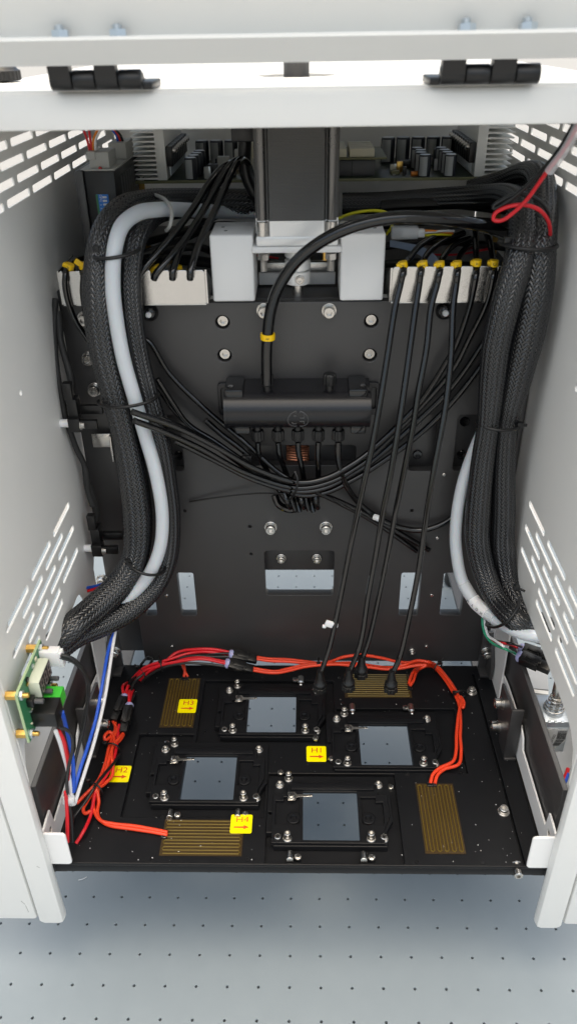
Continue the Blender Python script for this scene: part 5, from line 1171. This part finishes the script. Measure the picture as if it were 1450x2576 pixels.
for k in range(3): MB().bb(sx0 + 2 + 5 * k, sx0 + 4.5 + 5 * k, sy0 - 1, sy0 + 1, ZS - 1.2, ZS + .5, .3).build('crimp', 'zinc', sol)
st_ = MB().prism([(sx0 + 1.5, sy0 - 1, ZS - 7), (sx1 - 1, sy0 - 1, ZS - 7), (sx1 - 1, sy0 - 1, ZS - 20), (sx0 + 8, sy0 - 1, ZS - 32), (sx0 + 4.5, sy0 - 1, ZS - 30)], (0, -.2, 0)).build('barcode_sticker', 'silv2', sol)
bcx = sx0 + (sx1 - sx0) * .56; zz = ZS - 8.5
for k in range(26):
    h = rnd.choice((.25, .25, .4, .6)); sk = max(0, (k - 13)) * .1
    MB().bb(bcx - sk * 1.5, sx1 - 1.6 - sk * 3, sy0 - 1.3, sy0 - 1.21, zz - h, zz).build('bar', 'pblack', st_); zz -= h + rnd.choice((.22, .3, .5))
text('lettering', 'NQ013552', 2.7, 'pblack', st_, (bcx - 2.8, sy0 - 1.3, ZS - 18.5), (.18, 0, .98), (-.98, 0, .18), .03)
brk = thing('sheet_bracket', 'pale sheet bracket behind the spring solenoid', 'bracket', (sx0, sy1 + 10, ZS - 20))
pts = [U(*zR1(a, b), 'Z', 190) for a, b in ((812, 985), (856, 985), (885, 1095), (1090, 1120), (1090, 1165), (880, 1135), (850, 1120))]
MB().prism([(q.x, q.y, 188) for q in pts], (0, 0, 2)).build('bracket_flange', 'white2', brk)
gp = [U(*zR1(a, b), 'Z', 165) for a, b in ((790, 560), (940, 545), (1080, 900), (1090, 1105), (890, 1085), (850, 985), (800, 980), (720, 740))]
MB().prism([(q.x, q.y, 163) for q in gp], (0, 0, 2)).build('bracket_web', 'tray', brk)
P1 = lambda a, b, X: U(*zR1(a, b), 'Z', X)
plug(P1(765, 590, 205), P1(1090, 700, 205), 9, 8, 'rear black connector with red and black wires at lower right')
plug(P1(735, 690, 205), P1(1110, 850, 205), 10, 8.5, 'front black connector with green and white wires at lower right')
def W2(pts, m, lab, r=1.1): 
    return tag(MB().tube([U(*zR1(a, b), 'Y', Y) for a, b, Y in pts], r, n=8, sub=7).build('wire', m, None, 60), lab, 'wire')
q1 = P1(745, 680, 205).y; q2 = P1(760, 590, 205).y
W2([(262, 200, 108), (268, 300, 104), (290, 390, 98), (345, 480, 90), (430, 545, 80), (560, 600, 68), (660, 645, q1 + 4), (738, 690, q1)], 'green', 'green wire running to the front connector at lower right')
W2([(285, 210, 108), (302, 320, 102), (335, 425, 94), (410, 480, 84), (520, 555, 70), (620, 625, q1 + 6), (738, 700, q1)], 'wwhite', 'white wire running to the front connector at lower right')
W2([(345, 465, 96), (420, 500, 88), (540, 525, 76), (660, 560, q2 + 4), (765, 600, q2)], 'red', 'red wire running to the rear connector at lower right')
W2([(400, 480, 94), (490, 503, 86), (620, 525, 74), (765, 570, q2 + 1)], 'wblack', 'black wire running to the rear connector at lower right')
tag(MB().tube([U(*zI(a, b), 'Y', 120) for a, b in ((1005, 765), (1030, 780), (1050, 815), (1090, 842), (1130, 850))], 1.3, n=8).build('wire', 'red'), 'red wire beside the right sleeve at the panel edge', 'wire')
for k, (m, l) in enumerate((('red', 'red wire end at the right front corner beyond the side plate'), ('blue', 'blue wire end at the right front corner beyond the side plate'))):
    tag(MB().tube([U(*zM(a, b), 'Z', 175) for a, b in ((1375 - 4 * k, 1040 + 40 * k), (1360, 1085 + 35 * k), (1335 + 6 * k, 1135 + 25 * k))], 1.5, n=8).build('wire', m), l, 'wire')
